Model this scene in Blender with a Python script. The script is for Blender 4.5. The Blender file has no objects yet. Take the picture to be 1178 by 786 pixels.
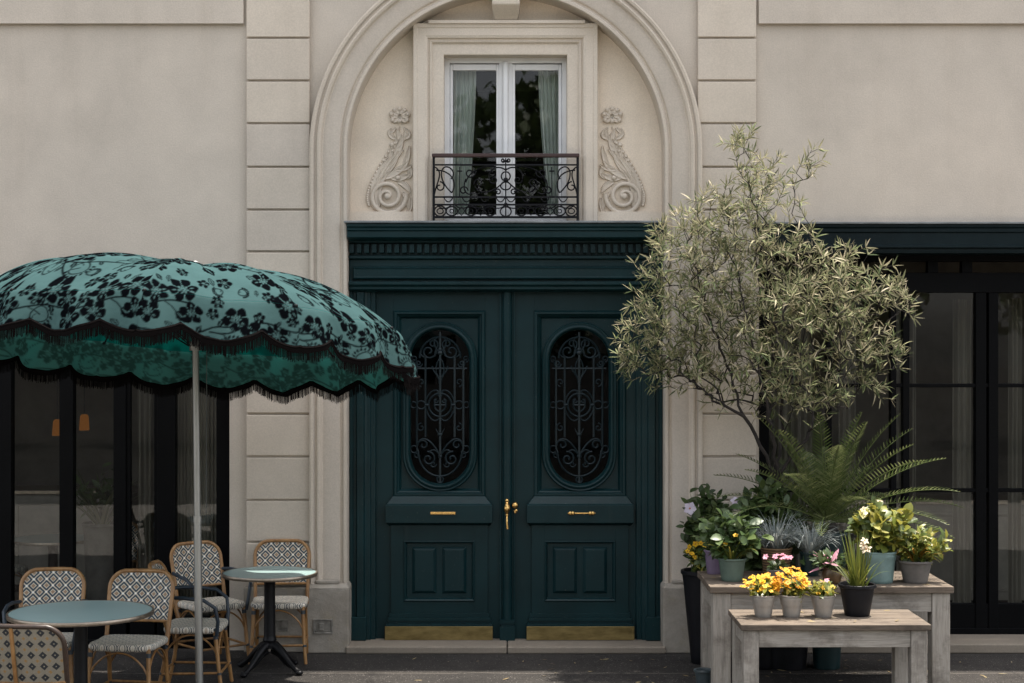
import bpy, bmesh, math, random
import numpy as np
from mathutils import Vector, Matrix, noise as mnoise
R = math.radians
PI = math.pi
rnd = random.Random(7)
sc = bpy.context.scene
C = sc.collection

# ------------------------------------------------------------------ camera maths
CAM_Y, CAM_Z, FPX = -13.22, 2.45, 1917.0       # metres, metres, focal length in photo pixels
def S(y): return FPX / (y - CAM_Y)
def X(px, y=0.0): return (px - 589.0) / S(y)
def Z(py, y=0.0): return CAM_Z - (py - 393.0) / S(y)

def lin(r, g, b):
    f = lambda c: (c/255/12.92) if c <= 10 else ((c/255 + .055)/1.055)**2.4
    return (f(r), f(g), f(b), 1)

# ------------------------------------------------------------------ mesh builder
class MB:
    def __init__(s): s.v = []; s.f = []; s.m = []
    def add(s, vs, fs, mi=0):
        o = len(s.v); s.v.extend([tuple(p) for p in vs])
        for f in fs: s.f.append([o+i for i in f]); s.m.append(mi)
        return s
    def box(s, x0, x1, y0, y1, z0, z1, mi=0):
        if x0 > x1: x0, x1 = x1, x0
        if y0 > y1: y0, y1 = y1, y0
        if z0 > z1: z0, z1 = z1, z0
        return s.add([(x0,y0,z0),(x1,y0,z0),(x1,y1,z0),(x0,y1,z0),(x0,y0,z1),(x1,y0,z1),(x1,y1,z1),(x0,y1,z1)],
              [(0,3,2,1),(4,5,6,7),(0,1,5,4),(1,2,6,5),(2,3,7,6),(3,0,4,7)], mi)
    def tube(s, pts, r, n=8, cap=True, closed=False, mi=0, flat=None):
        pts = [Vector(p) for p in pts]; k = len(pts)
        rs = r if isinstance(r, (list, tuple)) else [r]*k
        prev = None; rings = []
        for i, p in enumerate(pts):
            if closed: t = pts[(i+1) % k] - pts[i-1]
            else: t = pts[min(i+1, k-1)] - pts[max(i-1, 0)]
            if t.length < 1e-9: t = Vector((0,0,1))
            t.normalize()
            if prev is None:
                a = Vector((0,1,0)) if abs(t.y) < .9 else Vector((1,0,0))
                u = (a - t*a.dot(t)).normalized()
            else:
                u = prev - t*prev.dot(t)
                u = u.normalized() if u.length > 1e-6 else t.orthogonal().normalized()
            prev = u; w = t.cross(u)
            fl = flat or 1.0
            rings.append([p + (u*math.cos(2*PI*j/n)*fl + w*math.sin(2*PI*j/n))*rs[i] for j in range(n)])
        vs = [q for rg in rings for q in rg]; fs = []
        m = k if closed else k-1
        for i in range(m):
            a, b = i*n, ((i+1) % k)*n
            for j in range(n): fs.append((a+j, a+(j+1) % n, b+(j+1) % n, b+j))
        if cap and not closed:
            fs.append(tuple(range(n-1, -1, -1))); fs.append(tuple((k-1)*n+j for j in range(n)))
        return s.add(vs, fs, mi)
    def lathe(s, prof, c=(0,0,0), n=28, mi=0, axis='z', cap=True):
        vs = []; fs = []
        for r, z in prof:
            for j in range(n):
                a = 2*PI*j/n; x, y = r*math.cos(a), r*math.sin(a)
                if axis == 'z': q = (c[0]+x, c[1]+y, c[2]+z)
                else: q = (c[0]+x, c[1]-z, c[2]+y)        # axis towards -y
                vs.append(q)
        for i in range(len(prof)-1):
            for j in range(n): fs.append((i*n+j, i*n+(j+1) % n, (i+1)*n+(j+1) % n, (i+1)*n+j))
        if cap:
            fs.append(tuple(range(n-1, -1, -1))); fs.append(tuple((len(prof)-1)*n+j for j in range(n)))
        return s.add(vs, fs, mi)
    def loops(s, lps, closed=True, fill=False, fill0=False, mi=0):
        n = len(lps[0]); vs = [p for l in lps for p in l]; fs = []
        for i in range(len(lps)-1):
            for j in range(n if closed else n-1): fs.append((i*n+j, i*n+(j+1) % n, (i+1)*n+(j+1) % n, (i+1)*n+j))
        if fill: fs.append(tuple((len(lps)-1)*n+j for j in range(n)))
        if fill0: fs.append(tuple(range(n-1, -1, -1)))
        return s.add(vs, fs, mi)
    def mould(s, x0, x1, z0, z1, prof, fill=True, mi=0):
        """rectangle in the xz plane, stepping inwards by (inset, y)"""
        if x0 > x1: x0, x1 = x1, x0
        if z0 > z1: z0, z1 = z1, z0
        lp = [[(x0+i, y, z0+i), (x1-i, y, z0+i), (x1-i, y, z1-i), (x0+i, y, z1-i)] for i, y in prof]
        return s.loops(lp, fill=fill, mi=mi)
    def ball(s, c, r, sx=1, sy=1, sz=1, n=10, mi=0):
        c = Vector(c); m = max(4, n//2); vs = [c + Vector((0,0,-r*sz))]; fs = []
        for i in range(1, m):
            ph = -PI/2 + PI*i/m
            for j in range(n):
                a = 2*PI*j/n
                vs.append(c + Vector((r*sx*math.cos(ph)*math.cos(a), r*sy*math.cos(ph)*math.sin(a), r*sz*math.sin(ph))))
        vs.append(c + Vector((0,0,r*sz)))
        for j in range(n): fs.append((0, 1+(j+1) % n, 1+j))
        for i in range(m-2):
            for j in range(n): fs.append((1+i*n+j, 1+i*n+(j+1) % n, 1+(i+1)*n+(j+1) % n, 1+(i+1)*n+j))
        t = len(vs)-1; b = 1+(m-2)*n
        for j in range(n): fs.append((b+j, b+(j+1) % n, t))
        return s.add(vs, fs, mi)
    def leaf(s, p, d, nrm, L, W, bend=.2, seg=3, mi=0, wide=.45, fold=0.0, twist=0):
        p = Vector(p); d = Vector(d).normalized(); nrm = Vector(nrm)
        nrm = nrm - d*nrm.dot(d)
        nrm = nrm.normalized() if nrm.length > 1e-5 else d.orthogonal().normalized()
        sd = d.cross(nrm); vs = [p]; fs = []
        for i in range(1, seg):
            t = i/seg
            w = W/2*(math.sin(PI*t**(math.log(.5)/math.log(wide))))**.8
            c = p + d*L*t - nrm*bend*L*t*t
            up = nrm*(fold*w)
            if fold: vs += [c - sd*w + up, c, c + sd*w + up]
            else: vs += [c - sd*w, c + sd*w]
        vs.append(p + d*L*.98 - nrm*bend*L)
        q = 3 if fold else 2; last = len(vs)-1
        for k in range(q-1):
            fs.append((0, 1+k+1, 1+k))
            for i in range(seg-2): fs.append((1+i*q+k, 1+i*q+k+1, 1+(i+1)*q+k+1, 1+(i+1)*q+k))
            fs.append((1+(seg-2)*q+k, 1+(seg-2)*q+k+1, last))
        return s.add(vs, fs, mi)
    def build(s, name, mats, parent=None, smooth=None, bevel=None, seg=2, loc=None):
        me = bpy.data.meshes.new(name)
        me.from_pydata(s.v, [], s.f)
        if not isinstance(mats, (list, tuple)): mats = [mats]
        for m in mats: me.materials.append(m)
        if any(s.m): me.polygons.foreach_set('material_index', s.m)
        if smooth is not None:
            me.polygons.foreach_set('use_smooth', [True]*len(me.polygons))
            me.set_sharp_from_angle(angle=R(smooth))
        me.update()
        o = bpy.data.objects.new(name, me); C.objects.link(o)
        if parent is not None: o.parent = parent
        if loc: o.location = loc
        if bevel:
            b = o.modifiers.new('bevel', 'BEVEL'); b.width = bevel; b.segments = seg; b.limit_method = 'ANGLE'; b.angle_limit = R(40)
        return o

def fix_normals(o):
    bm = bmesh.new(); bm.from_mesh(o.data); bmesh.ops.recalc_face_normals(bm, faces=bm.faces); bm.to_mesh(o.data); bm.free(); return o

def tag(o, label=None, cat=None, group=None, kind=None):
    if label: o['label'] = label
    if cat: o['category'] = cat
    if group: o['group'] = group
    if kind: o['kind'] = kind
    return o
def thing(name, label, cat, loc=(0,0,0), rz=0, group=None):
    o = bpy.data.objects.new(name, None); C.objects.link(o)
    o.location = loc; o.rotation_euler = (0, 0, rz); o.empty_display_size = .1
    return tag(o, label, cat, group)
def kids(o): return [c for c in bpy.data.objects if c.parent == o]
def copy_tree(o, parent=None):
    c = o.copy(); C.objects.link(c)
    if parent is not None: c.parent = parent
    for ch in kids(o): copy_tree(ch, c)
    return c

# ------------------------------------------------------------------ materials
class NT:
    def __init__(s, name):
        s.m = bpy.data.materials.new(name); s.m.use_nodes = True
        s.t = s.m.node_tree; s.n = s.t.nodes; s.l = s.t.links
        s.n.clear(); s.out = s.n.new('ShaderNodeOutputMaterial')
        s.b = s.n.new('ShaderNodeBsdfPrincipled'); s.l.new(s.b.outputs[0], s.out.inputs[0])
        s.tc = s.n.new('ShaderNodeTexCoord')
    def new(s, t, **k):
        n = s.n.new(t)
        for a, b in k.items(): setattr(n, a, b)
        return n
    def set(s, sock, v):
        if hasattr(v, 'is_output') or isinstance(v, bpy.types.NodeSocket): s.l.new(v, sock)
        else: sock.default_value = v
    def math(s, op, a, b=None, c=None):
        n = s.new('ShaderNodeMath', operation=op); s.set(n.inputs[0], a)
        if b is not None: s.set(n.inputs[1], b)
        if c is not None: s.set(n.inputs[2], c)
        return n.outputs[0]
    def noise(s, scale, detail=4, rough=.55, co=None, stretch=None, dist=0):
        n = s.new('ShaderNodeTexNoise'); n.inputs['Scale'].default_value = scale
        n.inputs['Detail'].default_value = detail; n.inputs['Roughness'].default_value = rough
        n.inputs['Distortion'].default_value = dist
        co = co or s.tc.outputs['Object']
        if stretch:
            mp = s.new('ShaderNodeMapping'); mp.inputs['Scale'].default_value = stretch
            s.l.new(co, mp.inputs[0]); co = mp.outputs[0]
        s.l.new(co, n.inputs['Vector']); return n.outputs['Fac']
    def ramp(s, fac, stops, interp='LINEAR'):
        n = s.new('ShaderNodeValToRGB'); n.color_ramp.interpolation = interp
        e = n.color_ramp.elements
        while len(e) < len(stops): e.new(.5)
        for el, (p, c) in zip(e, stops):
            el.position = p; el.color = c if len(c) == 4 else (*c, 1)
        s.l.new(fac, n.inputs[0]); return n.outputs[0]
    def mix(s, fac, a, b, mode='MIX'):
        n = s.new('ShaderNodeMix', data_type='RGBA', blend_type=mode)
        s.set(n.inputs[0], fac); s.set(n.inputs[6], a); s.set(n.inputs[7], b); return n.outputs[2]
    def bump(s, h, strength=.3, dist=.01):
        n = s.new('ShaderNodeBump'); n.inputs['Strength'].default_value = strength; n.inputs['Distance'].default_value = dist
        s.l.new(h, n.inputs['Height']); s.l.new(n.outputs[0], s.b.inputs['Normal']); return n
    def base(s, c): s.set(s.b.inputs['Base Color'], c)
    def p(s, **k):
        for a, v in k.items(): s.set(s.b.inputs[a.replace('_', ' ')], v)
        return s

def g(v): return (v, v, v, 1)
def sc_(c, k): return (min(1, c[0]*k), min(1, c[1]*k), min(1, c[2]*k), 1)

def mat_simple(name, col, rough=.5, metal=0, vary=.25, scale=8, bump=.0, bscale=60, stretch=None, spec=.5):
    t = NT(name)
    n = t.noise(scale, 5, .6, stretch=stretch)
    t.base(t.ramp(n, [(.3, sc_(col, 1-vary)), (.7, sc_(col, 1+vary))]))
    t.p(Roughness=rough, Metallic=metal)
    t.b.inputs['Specular IOR Level'].default_value = spec
    if bump: t.bump(t.noise(bscale, 4, .6, stretch=stretch), bump, .004)
    return t.m

def mat_stucco(name, col, grain=.5, dirt=(.55,.5,.45), blotch=.19):
    t = NT(name)
    a = t.noise(.7, 6, .6, dist=.3); b = t.noise(3.5, 6, .65); c = t.noise(90, 3, .6)
    v = t.noise(2.2, 5, .65, stretch=(1.6, 1.6, .16))
    c1 = t.ramp(a, [(.28, sc_(col, 1-blotch)), (.5, col), (.75, sc_((col[0]*1.01, col[1], col[2]*.99), 1+blotch*.6))])
    c2 = t.mix(.34, c1, t.ramp(b, [(.3, sc_(col, .82)), (.7, sc_(col, 1.14))]))
    st = t.ramp(v, [(.52, g(1)), (.74, (*[.6+.4*d for d in dirt], 1))])
    c3 = t.mix(.38, c2, st, 'MULTIPLY')
    c4 = t.mix(.35, c3, t.ramp(c, [(.35, g(.78)), (.65, g(1.12))]), 'MULTIPLY')
    if name == 'cut_stone':
        ge = t.new('ShaderNodeNewGeometry'); c4 = t.mix(1.0, c4, t.ramp(ge.outputs['Random Per Island'], [(0, (.90,.90,.91,1)), (.5, (1,.99,.97,1)), (1, (1.06,1.05,1.03,1))]), 'MULTIPLY')
    t.base(c4); t.p(Roughness=.9); t.b.inputs['Specular IOR Level'].default_value = .2
    h = t.math('ADD', t.math('MULTIPLY', c, .5), t.math('MULTIPLY', b, .8))
    t.bump(h, grain, .006); return t.m

M = {}
STUCCO = (.515, .456, .388, 1)
M['stucco'] = mat_stucco('stucco', STUCCO, .45)
M['stone'] = mat_stucco('cut_stone', (.53, .47, .40, 1), .22, blotch=.1)
M['carved'] = mat_stucco('carved_stone', (.60, .53, .445, 1), .12, blotch=.08)
t = NT('plinth_stone')
a = t.noise(1.6, 7, .7); b = t.noise(14, 5, .7); c = t.noise(70, 3)
k = t.ramp(a, [(.3, (.20,.175,.14,1)), (.5, (.31,.275,.23,1)), (.72, (.36,.33,.285,1))])
k = t.mix(.5, k, t.ramp(b, [(.35, g(.62)), (.7, g(1.1))]), 'MULTIPLY')
moss = t.math('MULTIPLY', t.ramp(t.noise(5, 5, .7), [(.55, g(0)), (.7, g(1))]), .35)
t.base(t.mix(moss, k, (.24,.19,.085,1))); t.p(Roughness=.92)
t.bump(t.math('ADD', b, t.math('MULTIPLY', c, .5)), .6, .008); M['plinth'] = t.m

def mat_paint(name, col, rough=.42, wear=.5, spec=.16):
    t = NT(name)
    a = t.noise(3, 5, .6); b = t.noise(45, 4, .7); v = t.noise(6, 5, .7, stretch=(2.5, 2.5, .2))
    k = t.ramp(a, [(.3, sc_(col, .8)), (.7, sc_(col, 1.22))])
    k = t.mix(t.ramp(v, [(.6, g(0)), (.85, g(wear*.35))]), k, (.06,.075,.07,1))
    sp = t.ramp(t.noise(120, 2, .5), [(.735, g(0)), (.75, g(wear))])
    t.base(t.mix(sp, k, (.20,.20,.17,1)))
    t.p(Roughness=t.math('ADD', t.math('MULTIPLY', b, .25), rough-.1))
    t.b.inputs['Specular IOR Level'].default_value = spec
    t.bump(t.noise(25, 4, .6, stretch=(3, 3, .6)), .06, .004); return t.m
M['green'] = mat_paint('dark_green_paint', (.0042, .0215, .0245, 1), .34, .7, .2)
M['fascia'] = mat_paint('blackish_green_paint', (.0045, .0105, .0125, 1), .38, .3, .12)
M['blackpaint'] = mat_paint('black_frame_paint', (.0028, .0029, .0033, 1), .42, .1, .06)
M['grille'] = mat_simple('iron_grille_paint', (.009, .018, .022, 1), .4, .2, .3, 30, spec=.35)
M['iron'] = mat_simple('black_wrought_iron', (.004, .004, .0055, 1), .4, .1, .3, 30, .1, spec=.2)
M['castiron'] = mat_simple('black_cast_iron', (.006, .006, .007, 1), .45, .2, .3, 20, .15, spec=.25)
M['rail'] = mat_simple('red_brown_handrail', (.035, .012, .010, 1), .35, 0, .3, 12, stretch=(.3, 4, 4))
t = NT('aged_brass'); a = t.noise(9, 6, .7, stretch=(.6, 1, 2)); 
t.base(t.ramp(a, [(.3, (.13,.095,.035,1)), (.55, (.25,.185,.075,1)), (.8, (.34,.26,.11,1))])); t.p(Metallic=.85, Roughness=t.math('ADD', t.math('MULTIPLY', a, .3), .32)); M['brassplate'] = t.m
M['brass'] = mat_simple('polished_brass', (.72, .45, .16, 1), .25, 1, .15, 40)
M['whitepaint'] = mat_simple('white_window_paint', (.70, .70, .70, 1), .45, 0, .06, 5)
M['lead'] = mat_simple('grey_lead_flashing', (.16, .17, .175, 1), .6, .2, .3, 7, .3, 9)
M['threshold'] = mat_stucco('worn_threshold_stone', (.235, .20, .16, 1), .5, dirt=(.35,.25,.15), blotch=.25)

def mat_curtain(name, col, trans=.25):
    t = NT(name); n = t.noise(30, 3, .5, stretch=(1, 1, .05))
    t.base(t.ramp(n, [(.3, sc_(col, .85)), (.7, sc_(col, 1.1))])); t.p(Roughness=.9)
    tr = t.new('ShaderNodeBsdfTranslucent'); tr.inputs[0].default_value = col
    mx = t.new('ShaderNodeMixShader'); mx.inputs[0].default_value = trans
    t.l.new(t.b.outputs[0], mx.inputs[1]); t.l.new(tr.outputs[0], mx.inputs[2]); t.l.new(mx.outputs[0], t.out.inputs[0]); return t.m
M['curtain'] = mat_curtain('grey_green_curtain', (.66, .71, .66, 1), .12)
M['drape'] = mat_curtain('beige_drape', (.23, .21, .17, 1), .12)
def mat_glass(name, tint=(.9,.93,.92,1), k=1.0):
    t = NT(name); t.n.remove(t.b)
    tr = t.new('ShaderNodeBsdfTransparent'); tr.inputs[0].default_value = tint
    gl = t.new('ShaderNodeBsdfGlossy'); gl.inputs['Roughness'].default_value = .015; gl.inputs['Color'].default_value = (1,1,1,1)
    fr = t.new('ShaderNodeFresnel'); fr.inputs['IOR'].default_value = 1.5
    bp = t.new('ShaderNodeBump'); bp.inputs['Strength'].default_value = .02; bp.inputs['Distance'].default_value = .05
    t.l.new(t.noise(1.7, 2, .5), bp.inputs['Height']); t.l.new(bp.outputs[0], gl.inputs['Normal'])
    mx = t.new('ShaderNodeMixShader'); t.l.new(t.math('MULTIPLY', fr.outputs[0], k), mx.inputs[0])
    t.l.new(tr.outputs[0], mx.inputs[1]); t.l.new(gl.outputs[0], mx.inputs[2]); t.l.new(mx.outputs[0], t.out.inputs[0]); return t.m
M['glass'] = mat_glass('window_glass', k=.8)
M['doorglass'] = mat_glass('dark_door_glass', (.7,.72,.72,1), k=.3)
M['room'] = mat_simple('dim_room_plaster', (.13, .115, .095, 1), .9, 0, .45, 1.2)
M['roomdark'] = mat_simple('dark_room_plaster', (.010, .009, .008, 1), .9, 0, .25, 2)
M['roomfloor'] = mat_simple('room_floor_boards', (.07, .05, .035, 1), .5, 0, .3, 3)

# asphalt
t = NT('asphalt')
a = t.noise(.8, 6, .65); b = t.noise(60, 4, .7); vo = t.new('ShaderNodeTexVoronoi'); vo.inputs['Scale'].default_value = 95
t.l.new(t.tc.outputs['Object'], vo.inputs['Vector'])
k = t.ramp(a, [(.3, (.025,.0235,.0225,1)), (.7, (.052,.047,.043,1))])
k = t.mix(.7, k, t.ramp(b, [(.3, g(.6)), (.7, g(1.3))]), 'MULTIPLY')
sepc = t.new('ShaderNodeSeparateColor'); t.l.new(vo.outputs['Color'], sepc.inputs[0])
spk = t.math('MULTIPLY', t.math('GREATER_THAN', sepc.outputs[0], .955), t.math('LESS_THAN', vo.outputs['Distance'], .42))
k = t.mix(t.math('MULTIPLY', spk, .75), k, (.22,.20,.185,1))
sx = t.new('ShaderNodeSeparateXYZ'); t.l.new(t.tc.outputs['Object'], sx.inputs[0])
wob = t.math('MULTIPLY', t.noise(1.2, 4, .6), .10)
jy = t.math('ABSOLUTE', t.math('ADD', t.math('ADD', sx.outputs['Y'], .86), wob)); k = t.mix(t.math('MULTIPLY', t.math('LESS_THAN', jy, .006), .8), k, (.16,.145,.125,1))
cr = t.noise(1.1, 6, .7, dist=1.2); k = t.mix(t.math('MULTIPLY', t.math('LESS_THAN', t.math('ABSOLUTE', t.math('SUBTRACT', cr, .5)), .004), .6), k, (.008,.008,.008,1))
k = t.mix(t.math('MULTIPLY', t.ramp(t.noise(2.6, 5, .7), [(.56, g(0)), (.66, g(1))]), .45), k, (.014,.013,.013,1))
t.base(k); t.p(Roughness=.9); t.b.inputs['Specular IOR Level'].default_value = .15; t.bump(t.math('ADD', b, vo.outputs['Distance']), .7, .01); M['asphalt'] = t.m

# woven rattan lattice; ax = second axis of the pattern
def mat_weave(name, ax, navy, cream, tan, p=.086, mode='diamond'):
    t = NT(name); sx = t.new('ShaderNodeSeparateXYZ'); 
    wob = t.new('ShaderNodeTexNoise'); wob.inputs['Scale'].default_value = 28; t.l.new(t.tc.outputs['Object'], wob.inputs['Vector'])
    vm = t.new('ShaderNodeVectorMath', operation='MULTIPLY_ADD'); t.l.new(wob.outputs['Color'], vm.inputs[0]); vm.inputs[1].default_value = (.006,)*3; t.l.new(t.tc.outputs['Object'], vm.inputs[2])
    t.l.new(vm.outputs[0], sx.inputs[0])
    u, w = sx.outputs['X'], sx.outputs[ax]
    if mode == 'diamond':
        A = t.math('DIVIDE', t.math('ADD', u, w), p); B = t.math('DIVIDE', t.math('SUBTRACT', u, w), p)
    else:
        A = t.math('DIVIDE', u, p*.62); B = t.math('DIVIDE', w, p*.62)
    fa = t.math('ABSOLUTE', t.math('SUBTRACT', t.math('FRACT', A), .5)); fb = t.math('ABSOLUTE', t.math('SUBTRACT', t.math('FRACT', B), .5))
    m = t.math('MAXIMUM', fa, fb)
    if ax == 'Y':
        k = t.ramp(m, [(0, tan), (.12, tan), (.18, cream), (.35, cream), (.37, navy), (.43, navy), (.45, cream)])
    elif mode == 'diamond':
        k = t.ramp(m, [(0, tan), (.15, tan), (.19, cream), (.245, cream), (.262, navy), (.425, navy), (.445, cream)])
        dot = t.math('GREATER_THAN', t.math('MINIMUM', fa, fb), .39)
        k = t.mix(dot, k, (.78,.76,.70,1))
    else:
        s_ = t.math('ADD', fa, fb)
        k = t.ramp(s_, [(0, (.22,.12,.04,1)), (.12, (.25,.15,.055,1)), (.2, cream), (.62, cream), (.68, navy), (1, navy)])
        dot = t.math('GREATER_THAN', t.math('MINIMUM', fa, fb), .44); k = t.mix(dot, k, cream)
    fine = t.noise(160, 2, .5)
    k = t.mix(.55, k, t.ramp(fine, [(.3, g(.75)), (.7, g(1.15))]), 'MULTIPLY')
    t.base(k); t.p(Roughness=.55)
    wv = t.math('MULTIPLY', t.math('SINE', t.math('MULTIPLY', u, 700)), t.math('SINE', t.math('MULTIPLY', w, 700)))
    t.bump(t.math('ADD', wv, fine), .25, .002); return t.m
NAVY, CREAM, TAN = (.012,.034,.054,1), (.52,.46,.36,1), (.27,.175,.105,1)
M['weave_back'] = mat_weave('woven_lattice_back', 'Z', NAVY, CREAM, TAN)
M['weave_seat'] = mat_weave('woven_lattice_seat', 'Y', (.02,.035,.05,1), (.66,.61,.52,1), (.42,.34,.26,1), .07)
M['weave_cross'] = mat_weave('woven_cross_back', 'Z', (.008,.012,.018,1), (.20,.18,.14,1), TAN, .105, 'cross')
t = NT('rattan_cane'); a = t.noise(22, 4, .6, stretch=(1,1,.35))
t.base(t.ramp(a, [(.25, (.13,.058,.018,1)), (.5, (.245,.125,.042,1)), (.8, (.35,.20,.08,1))])); t.p(Roughness=.38); t.bump(t.noise(90, 3), .15, .002); M['cane'] = t.m
M['darkcane'] = mat_simple('dark_rattan', (.03, .018, .012, 1), .4, 0, .4, 20)
M['navycane'] = mat_simple('navy_bound_rattan', (.014, .024, .036, 1), .45, 0, .3, 40, .2, 150)

t = NT('teal_enamel_top'); a = t.noise(2.5, 5, .6); b = t.noise(40, 4, .7)
k = t.ramp(a, [(.3, (.225,.325,.318,1)), (.7, (.275,.375,.365,1))]); k = t.mix(t.ramp(b, [(.66, g(0)), (.8, g(.4))]), k, (.36,.32,.25,1))
t.base(k); t.p(Roughness=t.math('ADD', t.math('MULTIPLY', a, .3), .18)); M['tabletop'] = t.m
M['rim'] = mat_simple('metal_table_rim', (.30, .25, .20, 1), .35, .9, .2, 25)
M['polemetal'] = mat_simple('grey_aluminium_pole', (.30, .30, .285, 1), .38, .8, .12, 6, stretch=(6, 6, .4))
M['fringe'] = mat_simple('black_brown_fringe', (.0045, .0036, .0036, 1), .9, 0, .4, 200, spec=.03)
M['ribmetal'] = mat_simple('dark_rib_metal', (.006, .008, .009, 1), .5, .1, .2, 10, spec=.1)

# weathered wood
def mat_wood(name, cols, st, stain=.45):
    t = NT(name); gr = t.noise(7, 7, .68, stretch=st, dist=.6); bl = t.noise(2.2, 4, .6); fine = t.noise(38, 4, .7, stretch=st)
    k = t.ramp(gr, [(.28, cols[0]), (.5, cols[1]), (.75, cols[2])])
    k = t.mix(.5, k, t.ramp(bl, [(.3, (.72,.70,.68,1)), (.7, (1.15,1.1,1.04,1))]), 'MULTIPLY')
    k = t.mix(.45, k, t.ramp(fine, [(.34, g(.68)), (.55, g(1.05))]), 'MULTIPLY')
    sn = t.noise(4.5, 6, .7, stretch=(.7, 1.2, .8)); k = t.mix(t.math('MULTIPLY', t.ramp(sn, [(.5, g(0)), (.62, g(1))]), stain), k, (.062,.045,.032,1))
    t.base(k); t.p(Roughness=.8); t.bump(t.math('ADD', gr, fine), .45, .004); return t.m
WC = [(.20,.18,.155,1), (.34,.31,.27,1), (.44,.41,.365,1)]
M['wood_h'] = mat_wood('weathered_wood_rails', WC, (.35, 5, 5))
M['wood_v'] = mat_wood('weathered_wood_legs', WC, (5, 5, .35))
M['wood_top'] = mat_wood('weathered_wood_top', [(.055,.042,.029,1), (.13,.10,.074,1), (.21,.175,.135,1)], (.35, 6, 6), .85)

# leaves
def mat_leaf(name, cols, rough=.45, trans=.3, tcol=None, spec=.5):
    t = NT(name); ge = t.new('ShaderNodeNewGeometry')
    cl = t.noise(3.2, 3, .5)
    f = t.math('ADD', t.math('MULTIPLY', ge.outputs['Random Per Island'], .75), t.math('MULTIPLY', cl, .3))
    n = len(cols); k = t.ramp(f, [(.06+.9*i/max(1, n-1), c) for i, c in enumerate(cols)])
    t.base(k); t.p(Roughness=rough); t.b.inputs['Specular IOR Level'].default_value = spec
    tr = t.new('ShaderNodeBsdfTranslucent'); t.l.new(t.mix(.5, k, tcol or sc_(cols[-1], 1.5)), tr.inputs[0])
    mx = t.new('ShaderNodeMixShader'); mx.inputs[0].default_value = trans
    t.l.new(t.b.outputs[0], mx.inputs[1]); t.l.new(tr.outputs[0], mx.inputs[2]); t.l.new(mx.outputs[0], t.out.inputs[0]); return t.m
M['sage'] = mat_leaf('sage_leaves', [(.016,.034,.012,1), (.050,.075,.028,1), (.12,.145,.06,1), (.21,.225,.105,1), (.33,.30,.18,1), (.46,.40,.30,1)], .6, .22, spec=.12)
M['bark'] = mat_simple('dark_bark', (.016, .012, .010, 1), .9, 0, .4, 25, .6, 60)
M['frond'] = mat_leaf('cycad_leaflets', [(.026,.048,.011,1), (.068,.098,.026,1), (.19,.205,.09,1)], .38, .22, spec=.3)
M['glossy'] = mat_leaf('dark_glossy_leaves', [(.014,.028,.009,1), (.034,.058,.018,1), (.08,.105,.035,1)], .35, .18, spec=.3)
M['midleaf'] = mat_leaf('mid_green_leaves', [(.028,.055,.016,1), (.06,.10,.030,1), (.11,.15,.05,1)], .4, .25)
M['limeleaf'] = mat_leaf('yellow_green_leaves', [(.025,.052,.012,1), (.065,.10,.018,1), (.14,.17,.03,1), (.25,.25,.045,1), (.44,.37,.08,1)], .4, .3)
M['silver'] = mat_leaf('silver_blades', [(.13,.16,.15,1), (.25,.28,.27,1), (.42,.44,.43,1)], .45, .2)
M['grassblade'] = mat_leaf('spiky_green_blades', [(.045,.07,.012,1), (.10,.13,.022,1), (.19,.19,.035,1)], .4, .25)
M['petal_y'] = mat_leaf('yellow_petals', [(.58,.29,.006,1), (.68,.38,.008,1), (.74,.46,.015,1)], .6, .3)
M['petal_o'] = mat_leaf('orange_petals', [(.55,.17,.012,1), (.68,.27,.02,1), (.72,.36,.03,1)], .6, .3)
M['petal_p'] = mat_leaf('pink_petals', [(.55,.22,.30,1), (.66,.32,.40,1)], .6, .3)
M['petal_w'] = mat_leaf('lilac_white_petals', [(.55,.47,.60,1), (.68,.62,.70,1)], .55, .3)
M['petal_c'] = mat_leaf('cream_petals', [(.62,.50,.36,1), (.70,.58,.42,1)], .55, .3)
M['flower_eye'] = mat_simple('flower_eye', (.45, .13, .02, 1), .7)
M['soil'] = mat_simple('potting_soil', (.022, .015, .010, 1), .95, 0, .5, 60, .8, 90)

M['zinc'] = mat_simple('dull_zinc', (.33, .31, .285, 1), .5, .55, .22, 12, .15, 40, stretch=(1, 1, .4))
M['blackpot'] = mat_simple('black_plastic', (.007, .007, .009, 1), .5, 0, .3, 12, .1, spec=.2)
M['tealpot'] = mat_simple('pale_teal_enamel', (.155, .235, .225, 1), .42, .1, .18, 10, .08)
M['greypot'] = mat_simple('grey_brown_clay', (.115, .105, .095, 1), .8, 0, .25, 9, .3)
M['greenpot'] = mat_simple('grey_green_glaze', (.085, .125, .10, 1), .5, 0, .22, 9, .1)
M['lilacpot'] = mat_simple('lilac_plastic', (.155, .115, .18, 1), .5, 0, .15, 9)
M['petrol'] = mat_simple('petrol_blue_glaze', (.006, .024, .027, 1), .35, 0, .2, 7)
M['bronze'] = mat_simple('brown_bronze_glaze', (.085, .055, .028, 1), .3, .4, .3, 8)
t = NT('wicker_weave'); sx = t.new('ShaderNodeSeparateXYZ'); t.l.new(t.tc.outputs['Object'], sx.inputs[0])
wv = t.math('SINE', t.math('MULTIPLY', sx.outputs['Z'], 330)); t.base(t.ramp(t.math('ADD', t.math('MULTIPLY', wv, .4), t.noise(30, 4)), [(.2, (.05,.03,.015,1)), (.8, (.24,.15,.075,1))])); t.p(Roughness=.7); M['wicker'] = t.m
M['card'] = mat_simple('grey_plastic_card', (.075, .082, .08, 1), .3, 0, .15, 30)
M['ink'] = mat_simple('pale_card_lettering', (.55, .55, .52, 1), .7, 0, .05, 5)
M['boxmetal'] = mat_simple('grey_metal_box', (.24, .225, .20, 1), .5, .5, .3, 20, .1)
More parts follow.
